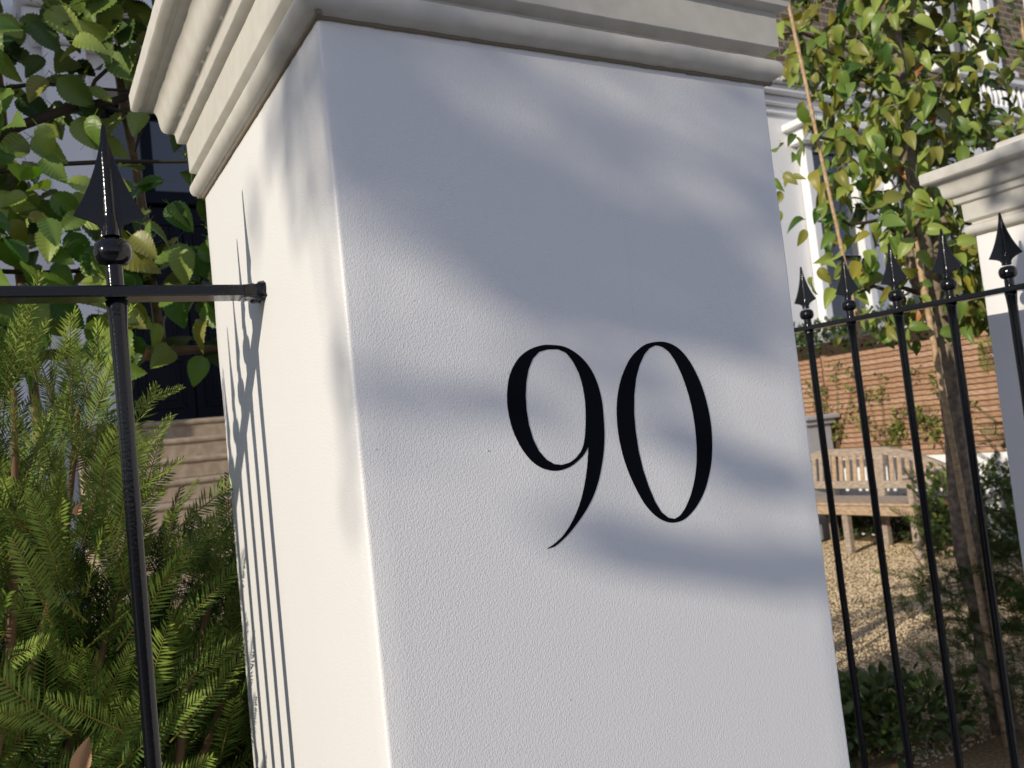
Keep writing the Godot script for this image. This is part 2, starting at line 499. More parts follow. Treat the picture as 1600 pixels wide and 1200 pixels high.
func collar_bar_mesh(top: float, rail: float, low: float, grow := 1.0) -> ArrayMesh:
	var pts := []
	var rad := []
	for r in [[top, 0.0092], [rail + 0.004, 0.0096], [rail - 0.0132, 0.0099], [rail - 0.0150, 0.0125], [rail - 0.024, 0.0115], [rail - 0.045, 0.0100], [rail - 0.09, 0.0092]]:
		pts.append(Vector3(0, r[0], 0))
		rad.append(r[1] * grow)
	var y := rail - 0.16
	while y > low:
		pts.append(Vector3(jig(0.0003), y, jig(0.0003)))
		rad.append((0.0089 + jig(0.00015)) * grow)
		y -= 0.08
	pts.append(Vector3(0, low, 0))
	rad.append(0.0089 * grow)
	return tubed(pts, rad, 18)


func add_bar(parent: Node3D, at: Vector3, turn: float, tip: float, bar: Mesh, spear: Mesh, knob: Mesh):
	var b := part("bar", bar, M.black_gloss_iron, parent, Transform3D(Basis(Vector3.UP, turn), at))
	part("spear_head", spear, M.black_gloss_iron, b, Transform3D(Basis(), Vector3(0, tip, 0)))
	part("knob", knob, M.black_gloss_iron, b, Transform3D(Basis(), Vector3(0, tip - 0.153, 0)))


# ---------------------------------------------------------------- leaves
func leaf_mesh(seeded: int, wide: float, pleat: float, curl: float, saw: float, fold: float) -> ArrayMesh:      # from 0 to 1 along y, face towards z
	var r := RandomNumberGenerator.new()
	r.seed = seeded
	var s := Shape.new()
	var rows := 28 if pleat > 0.0 else 14
	var twist := r.randf_range(-0.35, 0.35)
	var bend := r.randf_range(0.6, 1.4) * curl
	var cup := r.randf_range(-0.5, 1.0)
	var across := [-1.0, -0.66, -0.33, 0.0, 0.33, 0.66, 1.0] if pleat > 0.0 else [-1.0, -0.55, 0.0, 0.55, 1.0]
	var grid := []
	for i in rows + 1:
		var t := float(i) / rows
		var w := wide * pow(maxf(sin(PI * pow(t, 0.72)), 0.0), 0.8) * (1.0 - 0.18 * t)
		if i == rows:
			w = 0.004
		w += saw * (1.0 if i % 2 == 0 else -1.0) * wide if i > 0 and i < rows else 0.0
		var row := []
		for u in across:
			var a: float = absf(u)
			var z := fold * a * w - bend * t * t * 0.35 - cup * a * a * w * 0.4
			z += pleat * sin(TAU * (t * 9.0 - a * 1.2)) * (0.25 + a) * minf(1.0, w / wide * 1.5)
			z += twist * u * w * (t - 0.4)
			row.append(Vector3(u * w, t - 0.10 * bend * t * t + 0.05 * a * wide, z))
		grid.append(row)
	for i in rows:
		for k in across.size() - 1:
			s.quad(grid[i][k], grid[i][k + 1], grid[i + 1][k + 1], grid[i + 1][k], 1)
	s.quad(Vector3(-0.009, -0.22, 0.0), Vector3(0.009, -0.22, 0.0), Vector3(0.009, 0.03, 0.004), Vector3(-0.009, 0.03, 0.004))
	return s.done()


func small_leaf_mesh() -> ArrayMesh:
	var s := Shape.new()
	var g := [[0.0, 0.03], [0.25, 0.26], [0.55, 0.30], [0.8, 0.17], [1.0, 0.0]]
	for i in 4:
		var a := Vector3(0, g[i][0], -0.12 * g[i][0])
		var b := Vector3(0, g[i + 1][0], -0.12 * g[i + 1][0])
		for f in [-1.0, 1.0]:
			var c := a + Vector3(f * g[i][1], 0, g[i][1] * 0.3)
			var d := b + Vector3(f * g[i + 1][1], 0, g[i + 1][1] * 0.3)
			s.quad_out(a, c, d, b, Vector3.BACK, 1)
	return s.done()


func leafy(parent: Node3D, spots: Array, meshes: Array, mats: Array, odds: Array, singles: int, eye: Vector3):
	# spots: transforms; the nearest ones are leaves of their own, the rest one mass
	spots.sort_custom(func(a, b): return a.origin.distance_squared_to(eye) < b.origin.distance_squared_to(eye))
	var rest := []
	var tints := []
	for i in spots.size():
		var pick := rng.randf()
		var which := 0
		while which < odds.size() - 1 and pick > odds[which]:
			pick -= odds[which]
			which += 1
		if i < singles:
			part("leaf", meshes[rng.randi() % meshes.size()], M[mats[which]], parent, spots[i])
		else:
			rest.append(spots[i])
			var c: Color = M[mats[which]].albedo_color.srgb_to_linear()
			tints.append(c * rng.randf_range(0.8, 1.2))
	if rest.size() > 0:
		many("foliage", meshes[0], M.leaf_tinted, rest, tints, parent)


func spray_mesh(seeded: int, radial: bool) -> ArrayMesh:      # a yew shoot from 0 to about 1 along y; needles lie in the x-y plane unless radial
	var r := RandomNumberGenerator.new()
	r.seed = seeded
	var s := Shape.new()
	s.tinted = true
	var droop := r.randf_range(-0.12, 0.22)
	var sway := r.randf_range(-0.12, 0.12)
	var spine := func(t: float) -> Vector3: return Vector3(sway * t * t, t, -droop * t * t)
	var pts := []
	var rad := []
	for k in 7:
		pts.append(spine.call(k / 6.0))
		rad.append(0.0105 * (1.0 - 0.75 * k / 6.0))
	s.tint = Color(0.15, 0.13, 0.03)
	s.tube(pts, rad, 5, false)
	var n := 52 if not radial else 64
	for k in n:
		var t := 0.06 + 0.94 * (k + r.randf_range(-0.3, 0.3)) / n
		t = minf(t, 1.0)
		var p: Vector3 = spine.call(t)
		var side := Vector3(1.0 if k % 2 else -1.0, 0, r.randf_range(-0.12, 0.32))
		if radial:
			side = Vector3(cos(k * 2.4), 0, sin(k * 2.4))
		var forward := lerpf(0.55, 1.3, pow(t, 2.0)) + r.randf_range(-0.15, 0.15)
		var d := (side + Vector3.UP * forward).normalized()
		var size := 0.20 * (0.55 + 0.45 * sin(PI * clampf(t * 1.05, 0, 1))) * r.randf_range(0.85, 1.12)
		if t > 0.9:
			size *= 0.75
		var face := Vector3.BACK if not radial else side.cross(Vector3.UP)
		var across := d.cross(face).normalized() * 0.0108
		var lift := Vector3(0, 0, 1) * size * r.randf_range(-0.1, 0.16) if not radial else Vector3.UP * size * 0.12
		var mid := p + d * size * 0.5 + lift * 0.4
		var tip := p + d * size + lift * r.randf_range(-0.3, 1.0)
		var young := clampf(t * 0.75 + r.randf_range(-0.15, 0.25), 0, 1)
		s.tint = Color(0.06, 0.11, 0.024).lerp(Color(0.26, 0.335, 0.06), young)
		s.tri(p - across * 0.3, mid - across, mid + across, -1)
		s.tri(p - across * 0.3, mid + across, p + across * 0.3, -1)
		s.tri(mid - across, tip, mid + across, -1)
	return s.done()


# ---------------------------------------------------------------- plants
func pleached_tree(label: String, foot: Vector3, top: float, lean: Vector3, thick: float) -> Node3D:
	var o := thing("pleached_tree", label, "tree", foot, 0.0, "pleached trees behind the railings")
	var pts := []
	var rad := []
	for k in 25:
		var t := k / 24.0
		pts.append(Vector3(0.012 * sin(t * 17.0) + 0.006 * sin(t * 41.0), t * top, 0.010 * cos(t * 13.0)) + lean * t)
		rad.append(thick * (1.15 - 0.55 * t) * (1.0 + 0.07 * sin(t * 60.0) + jig(0.05)))
	part("trunk", tubed(pts, rad, 14), M.bark, o)
	return o


func limb(o: Node3D, pts: Array, r0: float, r1: float, m := "twig"):
	var rad := []
	for k in pts.size():
		rad.append(lerpf(r0, r1, float(k) / (pts.size() - 1)) * (1.0 + jig(0.12)))
	part("limb", tubed(pts, rad, 7), M[m], o)


func wiggly(a: Vector3, b: Vector3, n: int, amount: float) -> Array:
	var out := []
	for k in n + 1:
		var t := float(k) / n
		out.append(a.lerp(b, t) + (jig3(amount) if k > 0 and k < n else Vector3.ZERO))
	return out


func cane(label: String, a: Vector3, b: Vector3, r: float, m := "bamboo"):
	var pts := []
	var rad := []
	var n := int(a.distance_to(b) / 0.03)
	var off := jig3(0.004)
	for k in n + 1:
		var t := float(k) / n
		pts.append(a.lerp(b, t) - a + off * sin(t * 9.0) + jig3(0.0006))
		rad.append(r * (1.22 if k % 8 == 3 else 1.0))
	var o := thing("bamboo_cane", label, "bamboo cane", a)
	part("stem", tubed(pts, rad, 8), M[m], o)


func bushy(parent: Node3D, called: String, mesh: Mesh, m: String, n: int, lo: Vector3, hi: Vector3, size: Vector2, low: Color, high: Color, up := 0.4):
	var places := []
	var tints := []
	var c := (lo + hi) / 2
	var h := (hi - lo) / 2
	for i in n:
		var p := Vector3(jig(1), jig(1), jig(1))
		p *= lerpf(0.55, 1.0, rng.randf()) / maxf(0.6, pow(p.length(), 0.55))
		var d := (p + jig3(0.7) + Vector3.UP * up).normalized()
		places.append(Transform3D(along(d, Vector3(jig(1), 1, jig(1)), jig(0.6)) * Basis.from_scale(Vector3.ONE * rng.randf_range(size.x, size.y)), c + p * h))
		tints.append(low.lerp(high, pow(rng.randf(), 1.5)))
	many(called, mesh, M[m], places, tints, parent)


# ---------------------------------------------------------------- the scene
func _ready():
	rng.seed = 1890

	var cam := Camera3D.new()
	cam.name = "camera"
	add_child(cam)
	cam.transform = Transform3D(Basis(Vector3(0.86721, -0.10576, 0.48658), Vector3(0.06116, 0.99241, 0.10671), Vector3(-0.49417, -0.06278, 0.86710)).orthonormalized(), Vector3(-0.27865, 1.52009, 0.79264))
	cam.near = 0.02
	cam.far = 400.0
	var lens := CameraAttributesPhysical.new()
	lens.frustum_focal_length = 27.38
	lens.frustum_focus_distance = 1.0
	lens.frustum_near = 0.02
	lens.frustum_far = 400.0
	lens.exposure_aperture = 10.0
	cam.attributes = lens
	cam.current = true

	var env := Environment.new()
	env.background_mode = Environment.BG_SKY
	var sky := Sky.new()
	var air := ProceduralSkyMaterial.new()
	air.sky_top_color = Color(0.54, 0.585, 0.70)
	air.sky_horizon_color = Color(0.80, 0.815, 0.84)
	air.sky_curve = 0.14
	air.ground_bottom_color = Color(0.30, 0.29, 0.27)
	air.ground_horizon_color = Color(0.55, 0.56, 0.56)
	air.sun_angle_max = 12.0
	air.energy_multiplier = 1.0
	sky.sky_material = air
	env.sky = sky
	env.tonemap_mode = Environment.TONE_MAPPER_LINEAR
	env.tonemap_exposure = 1.22
	env.sdfgi_enabled = true
	env.ssao_enabled = true
	env.ssil_enabled = true
	var world := WorldEnvironment.new()
	world.name = "world_environment"
	world.environment = env
	add_child(world)

	var sun := DirectionalLight3D.new()
	sun.name = "sun"
	add_child(sun)
	sun.look_at_from_position(SUN * 10.0, Vector3.ZERO)
	sun.light_energy = 1.0
	sun.light_color = Color(1.0, 0.957, 0.885)
	sun.light_angular_distance = 0.5
	sun.shadow_enabled = true

	make_materials()
	var eye := cam.position

	build_ground()
	build_houses()
	build_screen()
	build_piers()
	build_railings()
	build_gate()
	build_bench()
	build_right_tree()
	build_left_tree(eye)
	build_yew(eye)
	build_garden_plants()
	build_street_tree()


func build_ground():
	structure("ground", boxed(Vector3(240, 0.3, 240), 0.0, Vector3(0, -0.16, 0)), M.soil)
	structure("pavement", boxed(Vector3(120, 0.1, 3.2), 0.02, Vector3(0, -0.046, 1.62)), M.paving)
	structure("road", boxed(Vector3(120, 0.08, 9.0), 0.0, Vector3(0, -0.11, 7.75)), paint("asphalt", Color(0.06, 0.06, 0.062), 0.9))
	structure("path", boxed(Vector3(1.65, 0.12, 8.2), 0.01, Vector3(1.2, 0.0, -4.1)), M.paving)
	structure("planting_bed", boxed(Vector3(9.0, 0.3, 7.4), 0.02, Vector3(-4.15, 0.05, -4.05)), M.soil)
	structure("gravel_garden", boxed(Vector3(4.85, 0.3, 7.3), 0.02, Vector3(4.45, 0.08, -4.35)), M.gravel_bed)
	# loose stones of the gravel
	var stone := SphereMesh.new()
	stone.radius = 0.5
	stone.height = 0.7
	stone.radial_segments = 6
	stone.rings = 3
	var places := []
	var tints := []
	for i in 60000:
		var p := Vector3(rng.randf_range(2.4, 6.5), 0.23, rng.randf_range(-5.2, -1.3))
		var k := rng.randf_range(0.007, 0.015)
		places.append(Transform3D(Basis.from_euler(jig3(3.0)) * Basis.from_scale(Vector3(k, k * rng.randf_range(0.6, 1.0), k * rng.randf_range(0.6, 1.0))), p + Vector3.UP * k * 0.15))
		tints.append(Color(0.54, 0.41, 0.25).lerp(Color(0.80, 0.66, 0.45), rng.randf()))
	many("gravel", stone, M.gravel_stone, places, tints, self).set_meta("label", "loose honey coloured gravel covering the garden floor")


func build_houses():
	# --- the near house: white stucco, flight of sandstone steps, navy double door in a deep opening
	var o := thing("stucco_house", "shaded white stucco house with a navy double door at the top of sandstone steps", "house", Vector3(1.3, 0, -8))
	var wall := Shape.new()
	for b in [[-7.0, -0.72, 0.0, 9.5], [0.72, 4.7, 0.0, 9.5], [-0.72, 0.72, 5.24, 9.5], [-0.72, 0.72, 0.0, 1.98]]:
		wall.box(Vector3((b[0] + b[1]) / 2, (b[2] + b[3]) / 2, -0.3), Vector3(b[1] - b[0], b[3] - b[2], 0.6), 0.0)
	part("wall", wall.done(), M.white_stucco, o)
	part("added_bay", boxed(Vector3(3.2, 9.0, 1.5), 0.02, Vector3(-4.3, 4.5, 0.752)), M.white_stucco, o)  # out-of-view bay added to shade the front wall and door
	for x in [-0.98, 0.98]:
		part("pilaster", boxed(Vector3(0.36, 3.6, 0.14), 0.015, Vector3(x, 3.75, 0.072)), M.white_stucco, o)
		part("pedestal", boxed(Vector3(0.46, 1.95, 0.3), 0.02, Vector3(x, 0.98, 0.152)), M.white_stucco, o)
	var arch := Shape.new()
	for k in 3:
		arch.box(Vector3(0, 5.62 + k * 0.13, 0.10 + k * 0.05), Vector3(2.5 + k * 0.12, 0.12, 0.2 + k * 0.1), 0.02)
	part("entablature", arch.done(), M.white_stucco, o)
	part("hall_dark_panel", boxed(Vector3(2.0, 7.6, 0.05), 0.0, Vector3(0, 3.9, -0.66)), M.soil, o)  # dark sheet added to stop sky light through the door gaps
	var frame := Shape.new()
	for x in [-0.67, 0.67]:
		frame.box(Vector3(x, 3.61, -0.33), Vector3(0.1, 3.24, 0.12), 0.008)
	for y in [5.17, 4.28]:
		frame.box(Vector3(0, y, -0.328), Vector3(1.24, 0.13, 0.13), 0.008)
	for x in [-0.28, 0.28]:
		frame.box(Vector3(x, 4.73, -0.33), Vector3(0.1, 0.77, 0.1), 0.006)
	part("door_frame", frame.done(), M.navy_gloss_door, o)
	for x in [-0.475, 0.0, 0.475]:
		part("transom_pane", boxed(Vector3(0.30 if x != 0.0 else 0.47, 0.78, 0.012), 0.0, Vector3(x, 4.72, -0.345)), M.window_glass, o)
	for f in [-1.0, 1.0]:
		var d := part("door_leaf", boxed(Vector3(0.612, 2.2, 0.05), 0.006, Vector3(0, 1.1, 0)), M.navy_gloss_door, o, Transform3D(Basis(), Vector3(f * 0.309, 2.0, -0.36)))
		for y in [[0.42, 0.46], [1.05, 0.55], [1.72, 0.62]]:
			var pn := Shape.new()
			var w := 0.40
			var h: float = y[1]
			for e in [[0.0, h / 2, w + 0.05, 0.035], [0.0, -h / 2, w + 0.05, 0.035]]:
				pn.box(Vector3(e[0], y[0] + e[1], 0.034), Vector3(e[2], e[3], 0.022), 0.009)
			for e in [-w / 2, w / 2]:
				pn.box(Vector3(e, y[0], 0.033), Vector3(0.035, h - 0.04, 0.022), 0.009)
			pn.box(Vector3(0, y[0], 0.027), Vector3(w - 0.12, h - 0.12, 0.016), 0.007)
			part("panel", pn.done(), M.navy_gloss_door, d)
		part("handle", tubed([Vector3(-f * 0.24, 1.02, 0.03), Vector3(-f * 0.24, 1.02, 0.055), Vector3(-f * 0.24, 1.02, 0.075), Vector3(-f * 0.24, 1.02, 0.09)], [0.012, 0.012, 0.03, 0.018], 12), paint("brass", Color(0.5, 0.35, 0.12), 0.3), d)
	# steps
	var flight := thing("front_steps", "flight of worn sandstone steps rising to the navy door", "steps", Vector3(1.3, 0, -8))
	for k in 12:
		var y := 2.0 - 0.17 * k
		var z := 0.7 + 0.32 * k
		var s := Shape.new()
		if k == 0:
			s.box(Vector3(0, y - 0.09, 0.34), Vector3(2.3, 0.17, 0.66), 0.01)
		s.box(Vector3(0, y - 0.105, z - 0.185), Vector3(2.3, 0.13, 0.33), 0.004)
		var pts := []
		var rad := []
		for i in 24:
			pts.append(Vector3(-1.17 + 2.34 * i / 23.0, y - 0.028 + jig(0.0015), z - 0.025 + jig(0.0015)))
			rad.append(0.0275)
		s.tube(pts, rad, 12)
		s.box(Vector3(0, y - 0.022, z - 0.18), Vector3(2.336, 0.043, 0.31), 0.004)
		part("step", s.done(), M.sandstone_step, flight)
	part("core", boxed(Vector3(2.2, 1.7, 0.66), 0.0, Vector3(0, 0.86, 0.34)), M.sandstone_step, flight)
	for f in [-1.0, 1.0]:
		var s := Shape.new()
		for k in 11:
			s.box(Vector3(f * 1.13, (1.83 - 0.17 * k) / 2, 0.86 + 0.32 * k), Vector3(0.06, 1.83 - 0.17 * k, 0.318), 0.0)
		part("string_wall", s.done(), M.sandstone_step, flight)

	# --- the far house on the right: bright stucco ground floor, brick above, white window surrounds and a balustrade
	var h := thing("brick_house", "sunlit house with white stucco ground floor, stock brick above and white window surrounds", "house", Vector3(12, 0, -8))
	part("ground_floor_wall", boxed(Vector3(11.8, 6.0, 0.6), 0.0, Vector3(-0.06, 3.0, -0.302)), M.white_stucco, h)
	var up := Shape.new()
	for b in [[-6.0, -1.0, 6.0, 11.0], [0.0, 1.52, 6.0, 7.05], [-1.0, 0.0, 6.0, 11.0], [3.42, 4.72, 6.0, 11.0], [1.52, 3.42, 6.0, 7.05], [6.3, 9.0, 6.0, 11.0], [4.72, 6.3, 6.0, 7.05], [0.0, 1.52, 7.05, 11.0], [1.52, 9.0, 10.2, 11.0]]:
		up.box(Vector3((b[0] + b[1]) / 2, (b[2] + b[3]) / 2, -0.3), Vector3(b[1] - b[0] - 0.002, b[3] - b[2] - 0.002, 0.6), 0.0)
	part("brick_wall", up.done(), M.stock_brick, h)
	part("rooms_dark_panel", boxed(Vector3(11.0, 10.6, 0.05), 0.0, Vector3(1.5, 5.4, -0.66)), M.soil, h)  # dark sheet added behind the windows in place of unlit rooms
	for x in [2.47, 5.51]:
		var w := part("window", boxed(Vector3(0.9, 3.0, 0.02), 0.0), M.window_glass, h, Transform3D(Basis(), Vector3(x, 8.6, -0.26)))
		var sash := Shape.new()
		for e in [-0.40, 0.0, 0.40]:
			sash.box(Vector3(e, 0, 0.03), Vector3(0.06, 3.0, 0.05), 0.004)
		for e in [-1.46, 0.0, 1.46]:
			sash.box(Vector3(0, e, 0.032), Vector3(0.9, 0.08, 0.05), 0.004)
		part("sash", sash.done(), M.white_joinery, w)
		var s := Shape.new()
		for f in [-1.0, 1.0]:
			s.box(Vector3(f * 0.58, 0, 0.16), Vector3(0.26, 3.1, 0.42), 0.02)
			s.box(Vector3(f * 0.80, 0, 0.30), Vector3(0.18, 3.1, 0.16), 0.02)
			s.box(Vector3(f * 0.92, 0, 0.276), Vector3(0.07, 3.1, 0.09), 0.01)
		s.box(Vector3(0, -1.62, 0.34), Vector3(2.1, 0.13, 0.42), 0.02)
		part("surround", s.done(), M.white_joinery, w)
	var cor := Shape.new()
	for e in [[5.86, 0.06, 0.1], [5.98, 0.14, 0.12], [6.10, 0.26, 0.1], [6.2, 0.34, 0.09]]:
		cor.box(Vector3(0.2, e[0], e[1] / 2), Vector3(11.6, e[2], e[1]), 0.012)
	part("cornice", cor.done(), M.white_stucco, h)
	part("balustrade_rail", boxed(Vector3(4.2, 0.1, 0.2), 0.015, Vector3(3.9, 6.86, 0.16)), M.white_stucco, h)
	part("balustrade_base", boxed(Vector3(4.2, 0.12, 0.2), 0.015, Vector3(3.9, 6.31, 0.16)), M.white_stucco, h)
	var bal := tubed([Vector3(0, 0, 0), Vector3(0, 0.05, 0), Vector3(0, 0.06, 0), Vector3(0, 0.14, 0), Vector3(0, 0.24, 0), Vector3(0, 0.36, 0), Vector3(0, 0.40, 0), Vector3(0, 0.42, 0), Vector3(0, 0.445, 0)], [0.05, 0.05, 0.03, 0.055, 0.05, 0.024, 0.024, 0.045, 0.045], 10)
	for k in 24:
		part("baluster", bal, M.white_stucco, h, Transform3D(Basis(), Vector3(2.0 + k * 0.15, 6.372, 0.16)))
	for x in [-1.45, 0.4]:
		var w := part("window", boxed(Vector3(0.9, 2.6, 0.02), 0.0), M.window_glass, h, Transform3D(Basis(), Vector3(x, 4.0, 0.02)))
		var s := Shape.new()
		for f in [-1.0, 1.0]:
			s.box(Vector3(f * 0.52, 0, 0.06), Vector3(0.16, 2.7, 0.14), 0.012)
			s.box(Vector3(0, f * 0.0 - 0.3, 0.03), Vector3(0.86, 0.06, 0.04), 0.005)
		s.box(Vector3(0, 1.45, 0.12), Vector3(1.5, 0.2, 0.28), 0.012)
		s.box(Vector3(0, 1.60, 0.2), Vector3(1.75, 0.1, 0.42), 0.012)
		s.box(Vector3(0, -1.38, 0.1), Vector3(1.3, 0.1, 0.22), 0.012)
		part("hood_and_frame", s.done(), M.white_joinery, w)


func build_screen():
	# white garden wall with a slatted cedar screen on top, running back along the garden's far side
	var w := thing("garden_wall", "low white rendered garden wall under the slatted cedar screen", "wall", Vector3(7.02, 0, -5.4))
	part("wall", boxed(Vector3(0.24, 0.98, 5.1), 0.01, Vector3(0, 0.49, 0)), M.white_stucco, w)
	var o := thing("slatted_screen", "cedar slat screen panel standing on the white garden wall behind the bench", "fence", Vector3(6.9, 0.985, -5.4))
	var mats := ["cedar_slat", "cedar_slat_pale", "cedar_slat_dark", "cedar_slat"]
	var slat := boxed(Vector3(0.021, 0.0415, 2.52), 0.002)
	for k in 21:
		for f in [-1.27, 1.27]:
			part("slat", slat, M[mats[rng.randi() % 4]], o, Transform3D(Basis(), Vector3(jig(0.002), 0.022 + k * 0.0492, f + jig(0.004))))
	for z in [-2.45, -1.3, 0.0, 1.3, 2.45]:
		part("post", boxed(Vector3(0.05, 1.05, 0.05), 0.003, Vector3(0.04, 0.52, z)), M.cedar_slat_dark, o)
	part("backing", boxed(Vector3(0.012, 1.03, 5.06), 0.0, Vector3(0.075, 0.52, 0)), paint("dark_backing", Color(0.03, 0.02, 0.015), 0.95), o)  # plain dark sheet behind the slats
	var p := thing("garden_pier", "small grey rendered pier with moulded coping behind the bench's far end", "pier", Vector3(6.62, 0.22, -5.48))
	part("shaft", boxed(Vector3(0.36, 1.12, 0.36), 0.01, Vector3(0, 0.56, 0)), M.grey_paint, p)
	part("coping", boxed(Vector3(0.5, 0.05, 0.5), 0.012, Vector3(0, 1.195, 0)), M.grey_paint, p)
	part("coping_neck", boxed(Vector3(0.43, 0.05, 0.43), 0.02, Vector3(0, 1.145, 0)), M.grey_paint, p)


func build_piers():
	var cap := cap_mesh()
	var shaft := shaft_mesh(1.953)
	var a := make_pier("white painted gate pier with the black number 90 on its front", Vector3(0.3, 0, -0.3), cap, shaft)
	var nine := digit_mesh(curve(NINE_OUTER, [18, 26]), curve(NINE_INNER, []), Vector2(0.3, 0))
	part("painted_digit", nine, M.black_lettering, a, Transform3D(Basis(), Vector3(0, 0, 0.3004))).set_meta("label", "black old style figure 9")
	var zero := digit_mesh(curve(ZERO_OUTER, []), curve(ZERO_INNER, []), Vector2(0.3, 0))
	part("painted_digit", zero, M.black_lettering, a, Transform3D(Basis(), Vector3(0, 0, 0.3004))).set_meta("label", "black old style figure 0")
	# drips, nibs and grit under the paint
	var nibs := Shape.new()
	for k in 46:
		var x := jig(0.285)
		var y := rng.randf_range(1.05, 1.93)
		if x > -0.13 and x < 0.2 and y > 1.32 and y < 1.64:
			continue
		var r := rng.randf_range(0.0006, 0.0016)
		var tall := r * rng.randf_range(0.8, 2.2)
		for side in 7:
			var t0 := TAU * side / 7
			var t1 := TAU * (side + 1) / 7
			nibs.tri(Vector3(x, y, 0.3 + r * 0.9), Vector3(x + cos(t0) * r, y + sin(t0) * tall, 0.299), Vector3(x + cos(t1) * r, y + sin(t1) * tall, 0.299), 1)
	var ridge := 1.80
	while ridge > 1.60:      # an old filled crack standing a hair proud
		var wob := 0.0015 * sin(ridge * 37.0)
		nibs.box(Vector3(0.043 + wob, ridge, 0.29995), Vector3(0.0011, 0.0105, 0.0006), 0.0001)
		ridge -= 0.010
	part("paint_nibs", nibs.done(), M.white_masonry_paint, a).set_meta("kind", "stuff")
	make_pier("white gate pier on the right, its face crossed by the open gate's shadow", Vector3(2.37, 0, -0.35), cap, shaft)


func build_railings():
	var o := thing("iron_railing", "black iron railing panel with spear heads fixed to the number 90 pier", "railing", Vector3(0, 0, -0.303))
	var bar := collar_bar_mesh(1.784, 1.743, 0.12)
	var spear := spear_mesh()
	var knob := knob_mesh()
	for k in 9:
		add_bar(o, Vector3(-0.168 - 0.165 * k, 0, 0), 0.0, 1.9385, bar, spear, knob)
	part("top_rail", boxed(Vector3(1.6, 0.0133, 0.041), 0.0018, Vector3(-0.8, 1.7365, -0.0005)), M.black_gloss_iron, o)
	part("bottom_rail", boxed(Vector3(1.6, 0.0133, 0.041), 0.0018, Vector3(-0.8, 0.30, 0)), M.black_gloss_iron, o)
	# lumps of old paint and filler where the rail enters the pier
	var s := Shape.new()
	var n := noise(FastNoiseLite.TYPE_SIMPLEX, 60.0, 2, 8)
	var rings := []
	for i in 9:
		var ring := []
		for k in 28:
			var t := TAU * k / 28
			var c := Vector2(cos(t), sin(t))
			c = c / maxf(absf(c.x), absf(c.y))
			var grow := 1.06 + 0.22 * pow(i / 8.0, 2.5)
			var p := Vector3(-0.026 + 0.027 * i / 8.0, 1.7365 + c.y * 0.0068 * grow, -0.0005 + c.x * 0.0212 * (1.0 + (grow - 1.0) * 0.35))
			var lump := n.get_noise_3dv(p) * 0.0075 * (i / 8.0)
			ring.append(p + Vector3(lump, c.y * absf(lump), c.x * lump))
		rings.append(ring)
	for i in 8:
		for k in 28:
			var l := (k + 1) % 28
			s.quad_out(rings[i][k], rings[i][l], rings[i + 1][l], rings[i + 1][k], rings[i][k] - Vector3(rings[i][k].x, 1.7365, -0.0005), 1)
	part("paint_lump", s.done(), M.black_gloss_iron, o)
	structure("railing_kerb", boxed(Vector3(8.0, 0.2, 0.26), 0.015, Vector3(-4.0, 0.1, -0.303)), M.paving)


func build_gate():
	var o := thing("iron_gate", "black spear topped iron gate standing open beside the right hand pier", "gate", Vector3(1.9, 0, -0.32))
	var spear := spear_mesh(1.12)
	var knob := knob_mesh()
	var slope := 0.012
	for k in 10:
		var z := -0.156 - 0.1615 * k
		var lift := slope * (0.156 + 0.1615 * k) * 1.0
		add_bar(o, Vector3(0, lift - 0.0, z), PI / 2, 1.955, collar_bar_mesh(1.80, 1.766, 0.10, 1.18), spear, knob)
	var tilt := Basis(Vector3.RIGHT, atan(slope))
	part("top_rail", boxed(Vector3(0.036, 0.0145, 1.72), 0.002), M.black_gloss_iron, o, Transform3D(tilt, Vector3(0, 1.7592 + slope * 0.86, -0.86)))
	part("bottom_rail", boxed(Vector3(0.036, 0.02, 1.72), 0.002), M.black_gloss_iron, o, Transform3D(tilt, Vector3(0, 0.24 + slope * 0.86, -0.86)))
	part("hinge_stile", boxed(Vector3(0.036, 1.72, 0.036), 0.003, Vector3(0, 0.92, 0.018)), M.black_gloss_iron, o)
	for y in [0.4, 1.62]:
		part("hinge", tubed([Vector3(0.0, y, 0.02), Vector3(0.08, y, 0.02), Vector3(0.175, y, 0.02)], [0.012, 0.012, 0.012], 10), M.black_gloss_iron, o)


